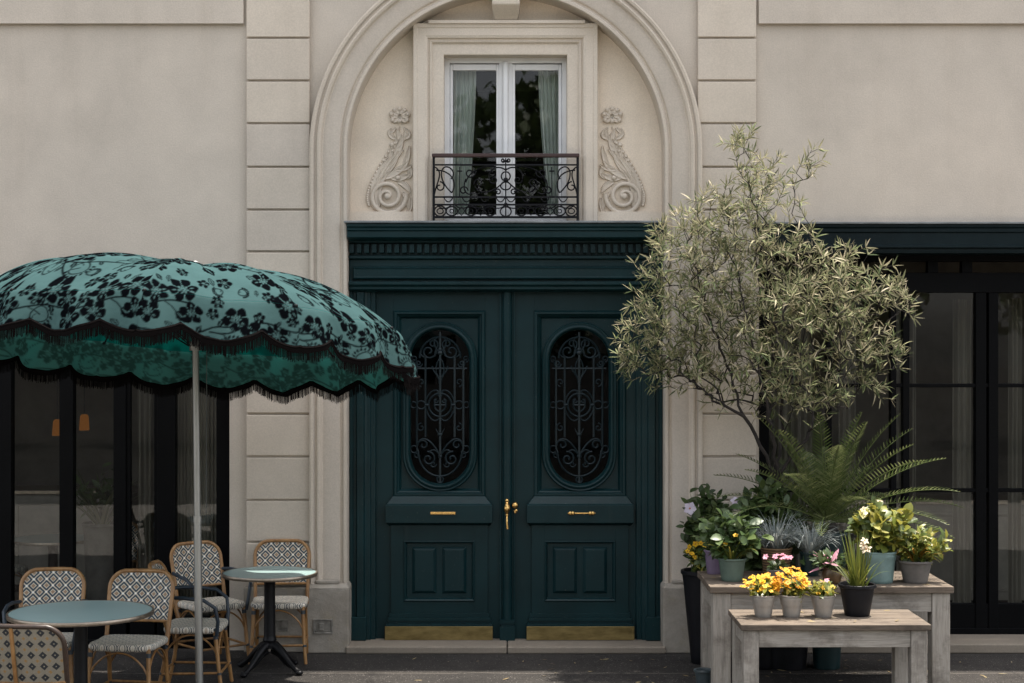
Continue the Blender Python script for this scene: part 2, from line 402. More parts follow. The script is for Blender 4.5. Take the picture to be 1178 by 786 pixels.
# ================================================================== GROUND
gm = MB(); gm.add([(-150,-150,0),(150,-150,0),(150,60,0),(-150,60,0)], [(0,1,2,3)])
tag(gm.build('pavement', M['asphalt']), kind='structure')

# unseen strip of pale setts, added to bounce sunlight onto the shaded facade
t = NT('pale_bounce_setts'); br = t.new('ShaderNodeTexBrick'); br.inputs['Scale'].default_value = 5; br.inputs['Color1'].default_value = (.36,.33,.29,1); br.inputs['Color2'].default_value = (.28,.26,.23,1); br.inputs['Mortar'].default_value = (.12,.11,.10,1); br.inputs['Mortar Size'].default_value = .012
t.l.new(t.tc.outputs['Object'], br.inputs['Vector']); t.base(br.outputs[0]); t.p(Roughness=.8)
rm = MB(); rm.box(-60, 60, -11.5, -5.6, -.2, .006); tag(rm.build('bounce_road', t.m), kind='structure')
# ================================================================== BUILDING
B = thing('stucco_building', 'cream stucco building with an arched carriage entrance, banded pilasters and two dark glazed shopfronts', 'building')
TOP = 5.8  # wall cut off low above the view, height chosen for its cast shadow
NB = .22           # plane of the niche wall
cx = X(582); SPR = Z(174); RI = 182/145.0
w = MB()
w.box(-9, X(364), 0, .3, Z(335), TOP); w.box(X(264), X(364), .001, .3, 0, Z(335)); w.box(-9, X(-420), .001, .3, 0, Z(335))
w.box(X(800), 9, 0, .3, Z(258), TOP); w.box(X(800), X(873), .001, .3, 0, Z(258)); w.box(X(1560), 9, .001, .3, 0, Z(258))
# spandrel over the arch
ang = [PI*i/48 for i in range(49)]
xl, xr = X(364), X(800)
inn = []; outr = []
for a in ang:
    c_, s_ = math.cos(a), math.sin(a); ro = RI+.26
    inn.append((cx+ro*c_, .0, SPR+ro*s_))
    t1 = (xr-cx)/c_ if c_ > 1e-6 else ((xl-cx)/c_ if c_ < -1e-6 else 1e9)
    t2 = (TOP-SPR)/s_ if s_ > 1e-6 else 1e9
    tt = min(t1, t2); outr.append((cx+tt*c_, 0, SPR+tt*s_))
w.loops([inn, outr], closed=False)
w.box(xl, xr, .02, .3, SPR+RI+.5, TOP-.002)
wall = w.build('stucco_wall', M['stucco'], B)
# upper string course, with its shadow line at py 28
for a, b in ((-9, X(281)), (X(872), 9)):
    st = MB(); st.box(a, b, -.035, .0, Z(28.5), TOP-.004); st.box(a, b, -.045, -.034, Z(28.5), Z(26.5)); st.build('string_course', M['stucco'], B, bevel=.004)
mo = MB(); mo.box(-9.1, 9.1, -.15, .32, TOP, TOP+.14); mo.box(-9.1, 9.1, -.10, 0, TOP-.12, TOP-.001); mo.build('shadow_cornice', M['stone'], B, bevel=.01)  # unseen cornice, overhang shaped to place the building's shadow edge
# banded pilasters
JL = [-340,-291,-242,-193,-144,-95,-52,-4, 45,94,143,193,242,290,337,383,430,476,525,575,623,672]
for nm, a, b in (('pilaster', 284.5, 357), ('pilaster', 802, 869)):
    p = MB(); p.box(X(a)+.006, X(b)-.006, -.022, 0, Z(672), TOP-.17)
    for i in range(len(JL)-1):
        z1, z0 = Z(JL[i])-.008, Z(JL[i+1])+.008
        if z1 > TOP-.2: continue
        p.box(X(a), X(b), -.048, -.02, z0, z1)
    p.build(nm, M['stone'], B, bevel=.006, seg=2)
# arched surround: moulded profile swept up one jamb, round the arch and down the other
ZP = Z(670)
prof = [(0, NB+.10), (0, -.035), (.006, -.045), (.026, -.045), (.034, -.036), (.040, -.024), (.052, -.024), (.060, -.040), (.075, -.048), (.19, -.048),
        (.196, -.052), (.206, -.078), (.222, -.088), (.236, -.082), (.242, -.068), (.252, -.068), (.262, -.092), (.280, -.098), (.292, -.088), (.298, -.06), (.298, .002)]
lp = []
for d, y in prof:
    r = RI+d; L = [(cx-r, y, ZP)]
    L += [(cx+r*math.cos(PI-PI*i/72), y, SPR+r*math.sin(PI-PI*i/72)) for i in range(73)]
    L += [(cx+r, y, ZP)]; lp.append(L)
m = MB(); m.loops(lp, closed=False)
m.build('arch_surround', M['stone'], B, smooth=30)
# plinths under jambs and pilasters, with sloping cap
for sgn in (-1, 1):
    q = MB()
    xa = cx+sgn*(RI-.02); xb = cx+sgn*(RI+.315)
    q.box(xa, xb, -.13, NB+.1, 0, ZP-.03)
    x0, x1 = min(xa, xb), max(xa, xb)
    q.add([(x0,-.13,ZP-.03),(x1,-.13,ZP-.03),(x1,NB,ZP-.03),(x0,NB,ZP-.03),(x0+.02,-.09,ZP+.002),(x1-.02,-.09,ZP+.002),(x1-.02,NB,ZP+.002),(x0+.02,NB,ZP+.002)],
          [(0,1,5,4),(1,2,6,5),(2,3,7,6),(3,0,4,7),(4,5,6,7)])
    # rounded foot moulding of the panelled jamb
    a = cx+sgn*(RI+.055); b = cx+sgn*(RI+.245)
    q.box(a, b, -.10, -.05, ZP-.002, ZP+.03)
    ya, yb = (X(282), xb+.001) if sgn < 0 else (xb-.001, X(871))
    q.box(ya, yb, -.085, .1, 0, Z(674))
    q.build('plinth', M['plinth'], B, bevel=.012, seg=3)
# sockets in the left plinth
for nm, px0, px1, py0, py1, y in (('wall_socket', 362.5, 385, 709, 726, -.13), ('wall_socket', 319, 333, 711, 724, -.085)):
    q = MB(); q.mould(X(px0), X(px1), Z(py1), Z(py0), [(0, y), (0, y-.012), (.012, y-.012), (.016, y-.002)])
    q.box(X(px0)+.05, X(px0)+.085, y-.02, y-.002, Z(py1)+.03, Z(py1)+.085); q.box(X(px0)+.022, X(px1)-.022, y-.008, y-.001, Z(py1)+.022, Z(py1)+.03)
    q.build(nm, M['boxmetal'], B, bevel=.002)

# ---------------------------------------------------------------- niche wall
nw = MB()
def arcx(px_from, px_to, n=16):                       # points on the inner arch line between two photo columns
    return [(X(px_from, NB)+(X(px_to, NB)-X(px_from, NB))*i/n) for i in range(n+1)]
def arcz(x): return SPR+math.sqrt(max(0, (RI+.01)**2-(x-cx)**2))
ZD = Z(258, NB)
for sgn in (-1, 1):
    pts = [(cx+sgn*(RI+.01), NB, ZD), (cx+sgn*.62, NB, ZD), (cx+sgn*.62, NB, arcz(cx+sgn*.62))]
    for i in range(1, 21):
        a = math.acos(.62/(RI+.01)); th = a*(1-i/20); pts.append((cx+sgn*(RI+.01)*math.cos(th), NB, SPR+(RI+.01)*math.sin(th)))
    o = len(nw.v); nw.v += pts; nw.f.append([o+i for i in range(len(pts))]); nw.m.append(0)
pts = [(cx-.62, NB, Z(60, NB)), (cx+.62, NB, Z(60, NB))]+[(cx+.62-1.24*i/20, NB, arcz(cx+.62-1.24*i/20)) for i in range(21)]
o = len(nw.v); nw.v += pts; nw.f.append([o+i for i in range(len(pts))]); nw.m.append(0)
nw.box(X(400), X(475), NB-.05, NB, Z(257, NB), Z(244, NB)); nw.box(X(689), X(765), NB-.05, NB, Z(257, NB), Z(244, NB))
M['niche'] = mat_stucco('niche_stucco', (.74,.645,.53,1), .4); fix_normals(nw.build('niche_wall', M['niche'], B))

# window architrave
def arch_frame(mb, px0, px1, pyt, pyb, prof, yref):
    x0, x1, zt, zb = X(px0, yref), X(px1, yref), Z(pyt, yref), Z(pyb, yref)
    mb.loops([[(x0-d, y, zb), (x0-d, y, zt+d), (x1+d, y, zt+d), (x1+d, y, zb)] for d, y in prof], closed=False)
a = MB()
arch_frame(a, 511, 652, 65, 257, [(0, NB+.16), (0, NB-.065), (.008, NB-.07), (.085, NB-.07), (.092, NB-.078), (.098, NB-.095), (.108, NB-.10), (.114, NB-.088),
           (.122, NB-.088), (.13, NB-.11), (.15, NB-.12), (.205, NB-.12), (.212, NB-.128), (.24, NB-.134), (.246, NB-.12), (.246, NB)], NB)
a.box(X(494, NB), X(672, NB), NB-.155, NB-.02, Z(31, NB), Z(27.5, NB))
a.build('window_architrave', M['carved'], B, smooth=25)
k = MB()
x0, x1 = X(568, .1), X(596, .1); z0, z1 = Z(24, .1), Z(-12, .1)
k.loops([[(x0-.02, NB, z1), (x1+.02, NB, z1), (x1+.02, -.09, z1), (x0-.02, -.09, z1)], [(x0-.012, NB, z0+.1), (x1+.012, NB, z0+.1), (x1+.012, -.06, z0+.1), (x0-.012, -.06, z0+.1)],
         [(x0, NB, z0+.03), (x1, NB, z0+.03), (x1, .06, z0+.03), (x0, .06, z0+.03)], [(x0+.01, NB, z0), (x1-.01, NB, z0), (x1-.01, .10, z0), (x0+.01, .10, z0)]], fill=True, fill0=True)
fix_normals(k.build('keystone', M['carved'], B, bevel=.008))

# casement window
WY = NB+.10
W = MB(); zt, zb = Z(66, WY), Z(254, WY)
fr = [(511, 517.5), (646.5, 652)]
for a_, b_ in fr: W.box(X(a_, WY), X(b_, WY), WY-.02, WY+.06, zb, zt)
W.box(X(511, WY), X(652, WY), WY-.019, WY+.06, Z(73, WY), zt+.03); W.box(X(511, WY), X(652, WY), WY-.03, WY+.06, Z(258, WY), Z(251, WY))
win = W.build('window_frame', M['whitepaint'], B, bevel=.004)
for a_, b_ in ((517.8, 574), (589, 646.2)):
    s_ = MB(); gx0, gx1 = (521, 571) if a_ < 550 else (592.5, 642.5)
    s_.box(X(a_, WY), X(gx0, WY), WY, WY+.045, Z(250, WY), Z(74, WY)); s_.box(X(gx1, WY), X(b_, WY), WY, WY+.045, Z(250, WY), Z(74, WY))
    s_.box(X(gx0, WY), X(gx1, WY), WY+.001, WY+.045, Z(81, WY), Z(74, WY)); s_.box(X(gx0, WY), X(gx1, WY), WY+.001, WY+.045, Z(250, WY), Z(247, WY))
    so = s_.build('casement', M['whitepaint'], win, bevel=.005)
    gp = MB(); y = WY+.025; gp.add([(X(gx0, y), y, Z(248, y)), (X(gx1, y), y, Z(248, y)), (X(gx1, y), y, Z(80, y)), (X(gx0, y), y, Z(80, y))], [(0,1,2,3)])
    gp.build('pane', M['glass'], win)
mb_ = MB(); mb_.tube([(X(581.5, WY), WY-.012, Z(250, WY)), (X(581.5, WY), WY-.012, Z(72, WY))], .028, 12); mb_.box(X(574, WY), X(589, WY), WY-.004, WY+.05, Z(250, WY), Z(73, WY))
mb_.build('meeting_stile', M['whitepaint'], win, smooth=30)
for e0, e1 in (((521, 548), (519, 538)), ((619, 645), (632, 646))):
    cmb = MB(); nu, nv = 48, 14; y0 = WY+.16; vs = []; fs = []
    for j in range(nv+1):
        v = j/nv; py = 76+178*v
        a_ = e0[0]+(e1[0]-e0[0])*v**1.5; b_ = e0[1]+(e1[1]-e0[1])*v**1.5
        for i in range(nu+1):
            u = i/nu; vs.append((X(a_+(b_-a_)*u, y0), y0+.022*math.sin(u*31+1.2*math.sin(v*3))+.008*math.sin(u*67), Z(py, y0)))
    for j in range(nv):
        for i in range(nu): fs.append((j*(nu+1)+i, j*(nu+1)+i+1, (j+1)*(nu+1)+i+1, (j+1)*(nu+1)+i))
    cmb.add(vs, fs); cmb.build('curtain', M['curtain'], win, smooth=60)

# rooms behind the openings (one open side towards the glass)
def room(name, x0, x1, y0, y1, z0, z1, mt):
    r = MB(); r.add([(x0,y0,z0),(x1,y0,z0),(x1,y1,z0),(x0,y1,z0),(x0,y0,z1),(x1,y0,z1),(x1,y1,z1),(x0,y1,z1)],
                    [(0,1,2,3),(7,6,5,4),(1,5,6,2),(2,6,7,3),(3,7,4,0)]); return r.build(name, mt, B)
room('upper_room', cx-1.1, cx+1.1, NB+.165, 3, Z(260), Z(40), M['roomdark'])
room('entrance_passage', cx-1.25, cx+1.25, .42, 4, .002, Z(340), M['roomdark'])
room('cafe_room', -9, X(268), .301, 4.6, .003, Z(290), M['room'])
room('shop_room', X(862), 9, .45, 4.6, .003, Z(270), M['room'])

# ---------------------------------------------------------------- carved reliefs
def relief(sgn):
    rb = MB(); y0 = NB
    def P(px, py, h=0):                               # photo coordinates of the left relief, mirrored for the right one
        xx = px if sgn < 0 else 2*582-px
        return Vector((X(xx, y0), y0-h, Z(py, y0)))
    def blade(p0, p1, p2, wd, h=.022, n=10):          # a curved acanthus blade with a ridge
        L = []; wd *= 1.35; h *= .9
        for i in range(n+1):
            t = i/n; q = [p0[k_]*(1-t)**2+2*p1[k_]*t*(1-t)+p2[k_]*t*t for k_ in (0, 1)]
            d = [2*(1-t)*(p1[k_]-p0[k_])+2*t*(p2[k_]-p1[k_]) for k_ in (0, 1)]; ln = math.hypot(*d) or 1
            nx, ny = -d[1]/ln, d[0]/ln; wv = wd*(math.sin(PI*min(1, t*.86+.10)))**.7
            L.append([P(q[0]-nx*wv, q[1]-ny*wv, .0), P(q[0]-nx*wv*.7, q[1]-ny*wv*.7, h*.8), P(q[0], q[1], h*.45 if wd > 2 else h), P(q[0]+nx*wv*.7, q[1]+ny*wv*.7, h*.8), P(q[0]+nx*wv, q[1]+ny*wv, .0)])
        rb.loops(L, closed=False)
    # volute
    sp = []; rad = []
    for i in range(80):
        t = i/79; a_ = -PI*.05+t*PI*4.1; r_ = 19.5*(1-t)**.85+2.4
        sp.append(P(446+r_*math.cos(a_), 226.5+r_*math.sin(a_)*.95, .012+.024*t)); rad.append(.021*(1-.45*t))
    rb.tube(sp, rad, 8); rb.ball(P(446, 226.5, .03), .027, n=12)
    # beaded outer edge rising to the stem
    def Q(t): return (424.5+3*t*(1-t)*(-6)+t*t*34, 236-76*t+10*math.sin(PI*t))
    prev = []
    for i in range(22):
        t = i/21; q = Q(t); rb.ball(P(q[0], q[1], .012), .0135, n=6)
    blade((431, 240), (424, 205), (455, 178), 4.2, .03); blade((437, 206), (446, 190), (464, 172), 3.4, .03)
    blade((441, 206), (458, 200), (470, 186), 3.4, .03); blade((450, 205), (462, 208), (472, 200), 3, .028)
    blade((458, 210), (468, 212), (472, 222), 3, .028); blade((463, 222), (471, 228), (470, 242), 3, .026)
    blade((460, 240), (466, 236), (466, 226), 2.6, .024); blade((452, 184), (461, 172), (463, 156), 3.2, .03)
    blade((462, 196), (470, 184), (471, 168), 2.8, .028); blade((449, 190), (449, 176), (452, 168), 2.2, .026)
    blade((457, 170), (466, 160), (467, 148), 2.2, .026); blade((452, 180), (456, 160), (460, 146), 1.5, .02)
    blade((470, 192), (475, 200), (468, 206), 2.6, .026); blade((430, 222), (425, 232), (434, 244), 2.6, .024); blade((437, 246), (450, 251), (462, 244), 2.2, .024)
    for k_ in range(9):
        t = k_/8; q = Q(.12+t*.8); blade((q[0]+3, q[1]+2), (q[0]+1, q[1]-6), (q[0]+9, q[1]-9), 1.9, .022, 6)
    blade((436, 238), (430, 214), (448, 196), 3.4, .034); blade((466, 250), (474, 240), (473, 228), 2.2, .026); blade((456, 196), (466, 196), (474, 190), 2.4, .03); blade((446, 200), (456, 186), (458, 174), 2.4, .032)
    rb.ball(P(451, 167, .015), .021, n=8); rb.ball(P(452, 174, .012), .014, n=6); rb.ball(P(458, 205, .02), .02, n=8)
    # calyx and flower
    blade((455, 160), (446, 156), (450, 148), 2.6, .026); blade((459, 163), (460, 156), (457, 149), 2.4, .028); blade((463, 160), (474, 158), (468, 149), 2.6, .026)
    blade((455, 147), (452, 152), (447, 154), 1.8, .024); blade((465, 147), (468, 152), (473, 156), 1.8, .024)
    for a_ in (-165, -125, -90, -55, -15, 35, 145):
        ca, sa = math.cos(R(a_)), math.sin(R(a_))
        blade((460+2*ca, 134+2*sa), (460+7*ca, 134+6*sa), (460+12.5*ca, 134+10*sa), 4.2, .034)
        rb.ball(P(460+10*ca, 134+8.2*sa, .018), .019, n=8)
    rb.ball(P(460, 140, .03), .018, n=10)
    fix_normals(rb.build('carved_scroll', M['carved'], B, smooth=50))
relief(-1); relief(1)

# ---------------------------------------------------------------- balcony railing
BY = NB-.16
rail = MB(); 
for px in (499, 664.5): rail.box(X(px-1.4, BY), X(px+1.4, BY), BY-.012, BY+.012, Z(254, BY), Z(180, BY))
for py, h in ((189.8, .9), (226.8, 1), (235.6, 1), (250, 1.3)): rail.box(X(499, BY), X(664.5, BY), BY-.007, BY+.007, Z(py+h, BY), Z(py-h, BY))
rr = rail.build('balcony_railing', M['iron'], B)
hr = MB(); hr.box(X(497, BY), X(666.5, BY), BY-.032, BY+.028, Z(181.3, BY), Z(177, BY)); hr.build('handrail', M['rail'], rr, bevel=.006)
def spiral(cx_, cz_, r0, r1, a0, a1, n=22): return [(cx_+(r0+(r1-r0)*i/n)*math.cos(a0+(a1-a0)*i/n), cz_+(r0+(r1-r0)*i/n)*math.sin(a0+(a1-a0)*i/n)) for i in range(n+1)]
def circ(cx_, cz_, r, n=20, sx=1): return [(cx_+sx*r*math.cos(2*PI*i/n), cz_+r*math.sin(2*PI*i/n)) for i in range(n)]
def bez(a_, b_, c_, d_, n=14): return [tuple(a_[k]*(1-t)**3+3*b_[k]*t*(1-t)**2+3*c_[k]*t*t*(1-t)+d_[k]*t**3 for k in (0, 1)) for t in [i/n for i in range(n+1)]]
sw = MB(); rt = .0062
def ir(pts, r=rt, closed=False, mx=None):
    sw.tube([(X(p[0], BY), BY, Z(p[1], BY)) for p in pts], r, 6, closed=closed)
    if mx: sw.tube([(X(2*mx-p[0], BY), BY, Z(p[1], BY)) for p in pts], r, 6, closed=closed)
mx = 581.8
ir([(mx, 182), (mx, 250)], .006)
ir(bez((mx, 196), (mx-9, 188), (mx-22, 196), (mx-19, 206)), mx=mx); ir(spiral(mx-14, 207, 5, 1.2, PI, -PI*1.2), mx=mx)
ir(bez((mx-2, 209), (mx-14, 222), (mx-30, 226), (mx-36, 214)), mx=mx); ir(spiral(mx-31, 211, 5.5, 1.2, PI*.95, PI*3.3), mx=mx)
ir(bez((mx-12, 192), (mx-26, 190), (mx-42, 196), (mx-46, 210)), mx=mx); ir(spiral(mx-41, 199, 6.5, 1.5, PI*1.9, PI*4.2), mx=mx)
ir(bez((mx-46, 206), (mx-52, 222), (mx-42, 227), (mx-37, 221)), mx=mx); ir(spiral(mx-48.5, 219.5, 5.2, 1.3, 0, -PI*2.4), mx=mx)
ir(bez((mx-62, 222), (mx-78, 208), (mx-76, 192), (mx-68, 192)), mx=mx); ir(bez((mx-68, 192), (mx-60, 193), (mx-58, 202), (mx-63, 206)), mx=mx)
ir(bez((mx-62, 222), (mx-55, 210), (mx-62, 196), (mx-80, 196)), mx=mx); ir(spiral(mx-76, 215, 6, 1.5, -PI*.5, PI*1.6), mx=mx)
ir(bez((mx-82, 192), (mx-70, 198), (mx-80, 210), (mx-82, 224)), mx=mx); ir([(mx-56, 197), (mx-50, 197)], mx=mx); ir([(mx-53, 192), (mx-53, 226)], .004, mx=mx)
ir(circ(mx, 203, 5.2), closed=True); ir(circ(mx, 214, 4.5, sx=1.3), closed=True); ir(spiral(mx-3, 184.5, 2.6, .6, 0, PI*2.6), mx=mx); ir(spiral(mx-9, 221, 4, 1, PI, PI*3.4), mx=mx)
for dx in (9, 29, 50, 71): ir(bez((mx-dx+8, 236), (mx-dx+4, 241), (mx-dx-4, 241), (mx-dx-8, 236)), .005, mx=mx)
for dx in (18, 40, 62): ir(circ(mx-dx, 243, 5.2, sx=1.25), closed=True, mx=mx); ir(circ(mx-dx, 243, 2.2), .004, closed=True, mx=mx)
for dx in (29, 51): ir([(mx-dx, 238), (mx-dx+4, 243), (mx-dx, 248), (mx-dx-4, 243)], .005, closed=True, mx=mx)
ir(circ(mx-75.5, 243, 6, sx=1.1), closed=True, mx=mx); ir(circ(mx, 243.5, 5.5, sx=1.15), closed=True); ir(circ(mx-75.5, 243, 3, sx=1.2), .005, closed=True, mx=mx)
for dx in (6, 24, 45, 66): ir(bez((mx-dx-5, 227.5), (mx-dx-2, 234), (mx-dx+2, 234), (mx-dx+5, 227.5)), .005, mx=mx)
sw.ball((X(mx, BY), BY, Z(207, BY)), .02, n=8); sw.ball((X(mx, BY), BY, Z(195, BY)), .012, n=8); sw.ball((X(mx, BY), BY, Z(235, BY)), .016, n=8)
sw.build('scrollwork', M['iron'], rr, smooth=60)

# ---------------------------------------------------------------- door head
def ext_yz(mb, prof, x0, x1, mi=0):                   # prof: (y, py); closed back at y = .24
    pts = [(y, Z(py, y)) for y, py in prof]; pts += [(.25, pts[-1][1]), (.25, pts[0][1])]
    mb.loops([[(x0, y, z) for y, z in pts], [(x1, y, z) for y, z in pts]], fill=True, fill0=True, mi=mi)
DX0, DX1 = cx-RI+.002, cx+RI-.002
e = MB()
ext_yz(e, [(-.115, 257), (-.115, 260.5), (-.10, 262.5), (-.10, 265), (-.085, 266), (-.085, 273), (-.06, 275), (-.03, 276.2), (.02, 277.5), (.02, 279.2), (.10, 279.4), (.10, 294), (.055, 294.2), (.055, 297.5), (.095, 299), (.095, 323.6), (.03, 324), (.03, 327.5), (.055, 330), (.055, 333), (.11, 336), (.20, 336.2)], DX0, DX1)
e.mould(X(406, .09), X(758, .09), Z(321.5, .09), Z(307, .09), [(0, .095), (0, .066), (.012, .055), (.02, .062)])
eo = fix_normals(e.build('door_entablature', M['green'], B, bevel=.003))
d = MB(); n = 42
for i in range(n):
    px = 404.5+i*(760-404.5)/(n-1); d.box(X(px-2.7, .05), X(px+2.7, .05), .035, .101, Z(291, .05), Z(281, .05))
d.build('dentil_course', M['green'], eo, bevel=.002)
l = MB(); l.box(cx-RI-.018, cx+RI+.014, -.135, NB-.001, Z(256.9, -.1), Z(254.3, -.1)); l.build('lead_flashing', M['lead'], eo, bevel=.005)

# architraves beside the leaves
AY = .13
for sgn in (-1, 1):
    q = MB(); x0 = cx+sgn*(RI-.002); L = []
    prf = [(0, .25), (0, AY-.02), (.025, AY-.02), (.03, AY), (.055, AY), (.06, AY-.025), (.115, AY-.025), (.12, AY), (.14, AY+.01), (.165, AY+.012), (.17, AY+.03), (.205, AY+.03), (.215, .25)]
    L = [[(x0-sgn*d_, y, Z(736.5, y)) for d_, y in prf], [(x0-sgn*d_, y, Z(336, y)) for d_, y in prf]]
    q.loops(L, closed=False)
    q.box(x0-sgn*.001, x0-sgn*.135, AY-.045, .2, Z(736.8, .1), Z(710, .1))
    fix_normals(q.build('door_architrave', M['green'], B, bevel=.003))

# ---------------------------------------------------------------- door leaves
LY = .20
def leaf_door(f, xa, xb, lab):
    fx = lambda px, y=LY: X(f(px), y)
    d = MB()
    hw = 34.3/S(LY); ccx = fx(506); zt_ = Z(413.5, LY); zb_ = Z(523, LY)
    def inside(x, z, o):
        h = hw+o
        if z > zt_: return (x)**2+(z-zt_)**2 < h*h
        if z < zb_: return (x)**2+(z-zb_)**2 < h*h
        return abs(x) < h
    zc = (zt_+zb_)/2
    X0, X1 = sorted((fx(459.5), fx(551.5))); Z0, Z1 = Z(565.5, LY), Z(363.5, LY)
    corners = [math.atan2(zz-zc, xx-ccx) % (2*PI) for xx in (X0, X1) for zz in (Z0, Z1)]
    angs = sorted([2*PI*i/96+.001 for i in range(96)]+corners)
    def stad(o, y):
        L = []
        for a_ in angs:
            c_, s_ = math.cos(a_), math.sin(a_); lo, hi = 0, 2
            for _ in range(24):
                md = (lo+hi)/2
                if inside(md*c_, zc-zc+md*s_+zc, o): lo = md
                else: hi = md
            L.append((ccx+lo*c_, y, zc+lo*s_))
        return L
    def rect(y):
        L = []
        for a_ in angs:
            c_, s_ = math.cos(a_), math.sin(a_)
            tx = ((X1-ccx)/c_ if c_ > 0 else (X0-ccx)/c_) if abs(c_) > 1e-9 else 1e9
            tz = ((Z1-zc)/s_ if s_ > 0 else (Z0-zc)/s_) if abs(s_) > 1e-9 else 1e9
            t_ = min(tx, tz); L.append((ccx+t_*c_, y, zc+t_*s_))
        return L
    sur = [(.062, .235), (.060, .205), (.052, .196), (.040, .200), (.034, .192), (.022, .186), (.012, .190), (.006, .205), (0, .215), (-.004, .275)]
    d.loops([rect(.235)]+[stad(o, y) for o, y in sur])
    # the leaf's slab: rails and stiles round the upper panel
    xs, xe = sorted((X(xa, LY), X(xb, LY))); px0, px1 = sorted((fx(453), fx(558)))
    zu0, zu1 = Z(571, LY), Z(358, LY); zbtm, ztop = Z(737, LY), Z(336, LY)
    d.box(xs, px0, LY, .29, zbtm, ztop); d.box(px1, xe, LY, .29, zbtm, ztop); d.box(px0, px1, LY+.0005, .29, zu1, ztop); d.box(px0, px1, LY+.0005, .29, zbtm, zu0)
    # bolection moulding round the upper panel, down to the panel plane .235
    d.mould(px0-.004, px1+.004, zu0-.004, zu1+.004, [(0, LY), (0, LY-.012), (.012, LY-.022), (.028, LY-.022), (.036, LY-.004), (.046, LY+.004), (.056, .225), (.064, .235)], fill=False)
    # mid rail block with sloping shoulder
    a0, a1 = sorted((fx(444.5), fx(566.5))); b0, b1 = sorted((fx(452), fx(558)))
    zA, zB, zC, zD_ = Z(570, .15), Z(581.5, .12), Z(601.5, .12), Z(605, .2)
    d.loops([[(b0, .24, zA), (b1, .24, zA), (b1, LY-.002, zA), (b0, LY-.002, zA)], [(b0, .24, zA-.004), (b1, .24, zA-.004), (b1, LY-.028, zA-.01), (b0, LY-.028, zA-.01)],
             [(a0+.012, .24, zB+.012), (a1-.012, .24, zB+.012), (a1-.012, .128, zB+.012), (a0+.012, .128, zB+.012)],
             [(a0, .24, zB), (a1, .24, zB), (a1, .112, zB), (a0, .112, zB)], [(a0, .24, zC), (a1, .24, zC), (a1, .112, zC), (a0, .112, zC)],
             [(a0+.01, .24, zC-.012), (a1-.01, .24, zC-.012), (a1-.01, .14, zC-.012), (a0+.01, .14, zC-.012)], [(a0+.02, .24, zD_), (a1-.02, .24, zD_), (a1-.02, LY-.012, zD_), (a0+.02, LY-.012, zD_)]], fill=True, fill0=True)
    # lower panel frame
    c0, c1 = sorted((fx(450), fx(561))); 
    l0, l1 = sorted((fx(464.5), fx(546.5)))
    ztp, zbt = Z(604, LY), Z(707, LY); zl1, zl0 = Z(621.5, LY), Z(691.5, LY); yF = LY-.025
    for bx in ((c0, l0, zbt, ztp), (l1, c1, zbt, ztp)): d.box(bx[0], bx[1], yF, LY+.01, bx[2], bx[3])
    d.box(l0, l1, yF+.0005, LY+.01, zl1, ztp); d.box(l0, l1, yF+.0005, LY+.01, zbt, zl0)
    d.mould(l0, l1, zl0, zl1, [(0, yF-.006), (.008, yF-.012), (.018, yF-.004), (.026, LY+.0), (.036, LY+.006)], fill=False)
    d.mould(l0+.034, l1-.034, zl0+.034, zl1-.034, [(0, LY+.006), (.01, LY+.008)])
    for u, v_ in ((474, 502.5), (508.5, 537)):
        u0, u1 = sorted((fx(u), fx(v_))); d.mould(u0, u1, Z(683, LY), Z(629, LY), [(0, LY+.006), (.004, LY-.004), (.026, LY-.022), (.03, LY-.022)])
    # foot mouldings
    for i, (py0, py1, y, ex) in enumerate(((706, 711, .165, 448), (711, 714.5, .145, 446.5), (714.5, 717.5, .155, 446.5), (717.5, 720.5, .125, 444.5))):
        e0, e1 = sorted((fx(ex), fx(566.5+444.5-ex))); d.box(e0, e1, y, LY+.01, Z(py1, .15), Z(py0, .15))
    d.box(a0+.005, a1-.005, .14, LY+.01, Z(736.5, .15), Z(720.5, .15))
    do = fix_normals(d.build('door_leaf', M['green'], B, bevel=.003))
    do['label'] = lab
    kp = MB(); e0, e1 = sorted((fx(443.5), fx(567))); kp.box(e0, e1, .118, .1395, Z(736.6, .12), Z(720.8, .12)); kp.build('kick_plate', M['brassplate'], do, bevel=.003)
    # oval pane
    gp = MB(); gp.v = stad(.002, .262); gp.f = [list(range(len(angs)))]; gp.m = [0]; gp.build('oval_pane', M['doorglass'], do)
    # wrought-iron grille in front of it
    gy = .245; q = MB(); s_ = S(gy)
    def G(p): return (ccx+p[0]/s_, gy, CAM_Z-(p[1]-393)/s_)
    def gl(pts, r=.0055, mir=True, closed=False):
        r *= 1.55; q.tube([G(p) for p in pts], r, 6, closed=closed)
        if mir: q.tube([G((-p[0], p[1])) for p in pts], r, 6, closed=closed)
    for dx, t_, b_ in ((-26.8, 415, 516), (-16.7, 409, 503)): gl([(dx, t_), (dx, b_)], .006)
    gl([(0, 382), (0, 556)], .0065, False)
    gl([(23.5*math.cos(PI*i/24), 412-24*math.sin(PI*i/24)) for i in range(25)], .0065, False)
    gl(spiral(-13, 404.5, 9, 1.5, -PI*.1, PI*2.5), .006); gl(spiral(-8, 396, 6, 1.3, PI*.3, -PI*2.0), .005); gl(bez((-5, 409), (-13, 414), (-22, 412), (-23.5, 405)), .005)
    gl(bez((0, 405), (-5, 404), (-10, 392), (-4, 389)), .005); gl(spiral(-25, 418.5, 4.6, 1.2, 0, PI*2.6), .005); gl(spiral(-29.5, 413, 4, 1, PI*.5, PI*3), .0045)
    gl([(-31, 424), (31, 424)], .0045, False); gl(bez((0, 442), (-3, 428), (-8, 430), (-9, 421)), .005); gl(bez((0, 436), (-8, 428), (-4, 416), (0, 412)), .0045)
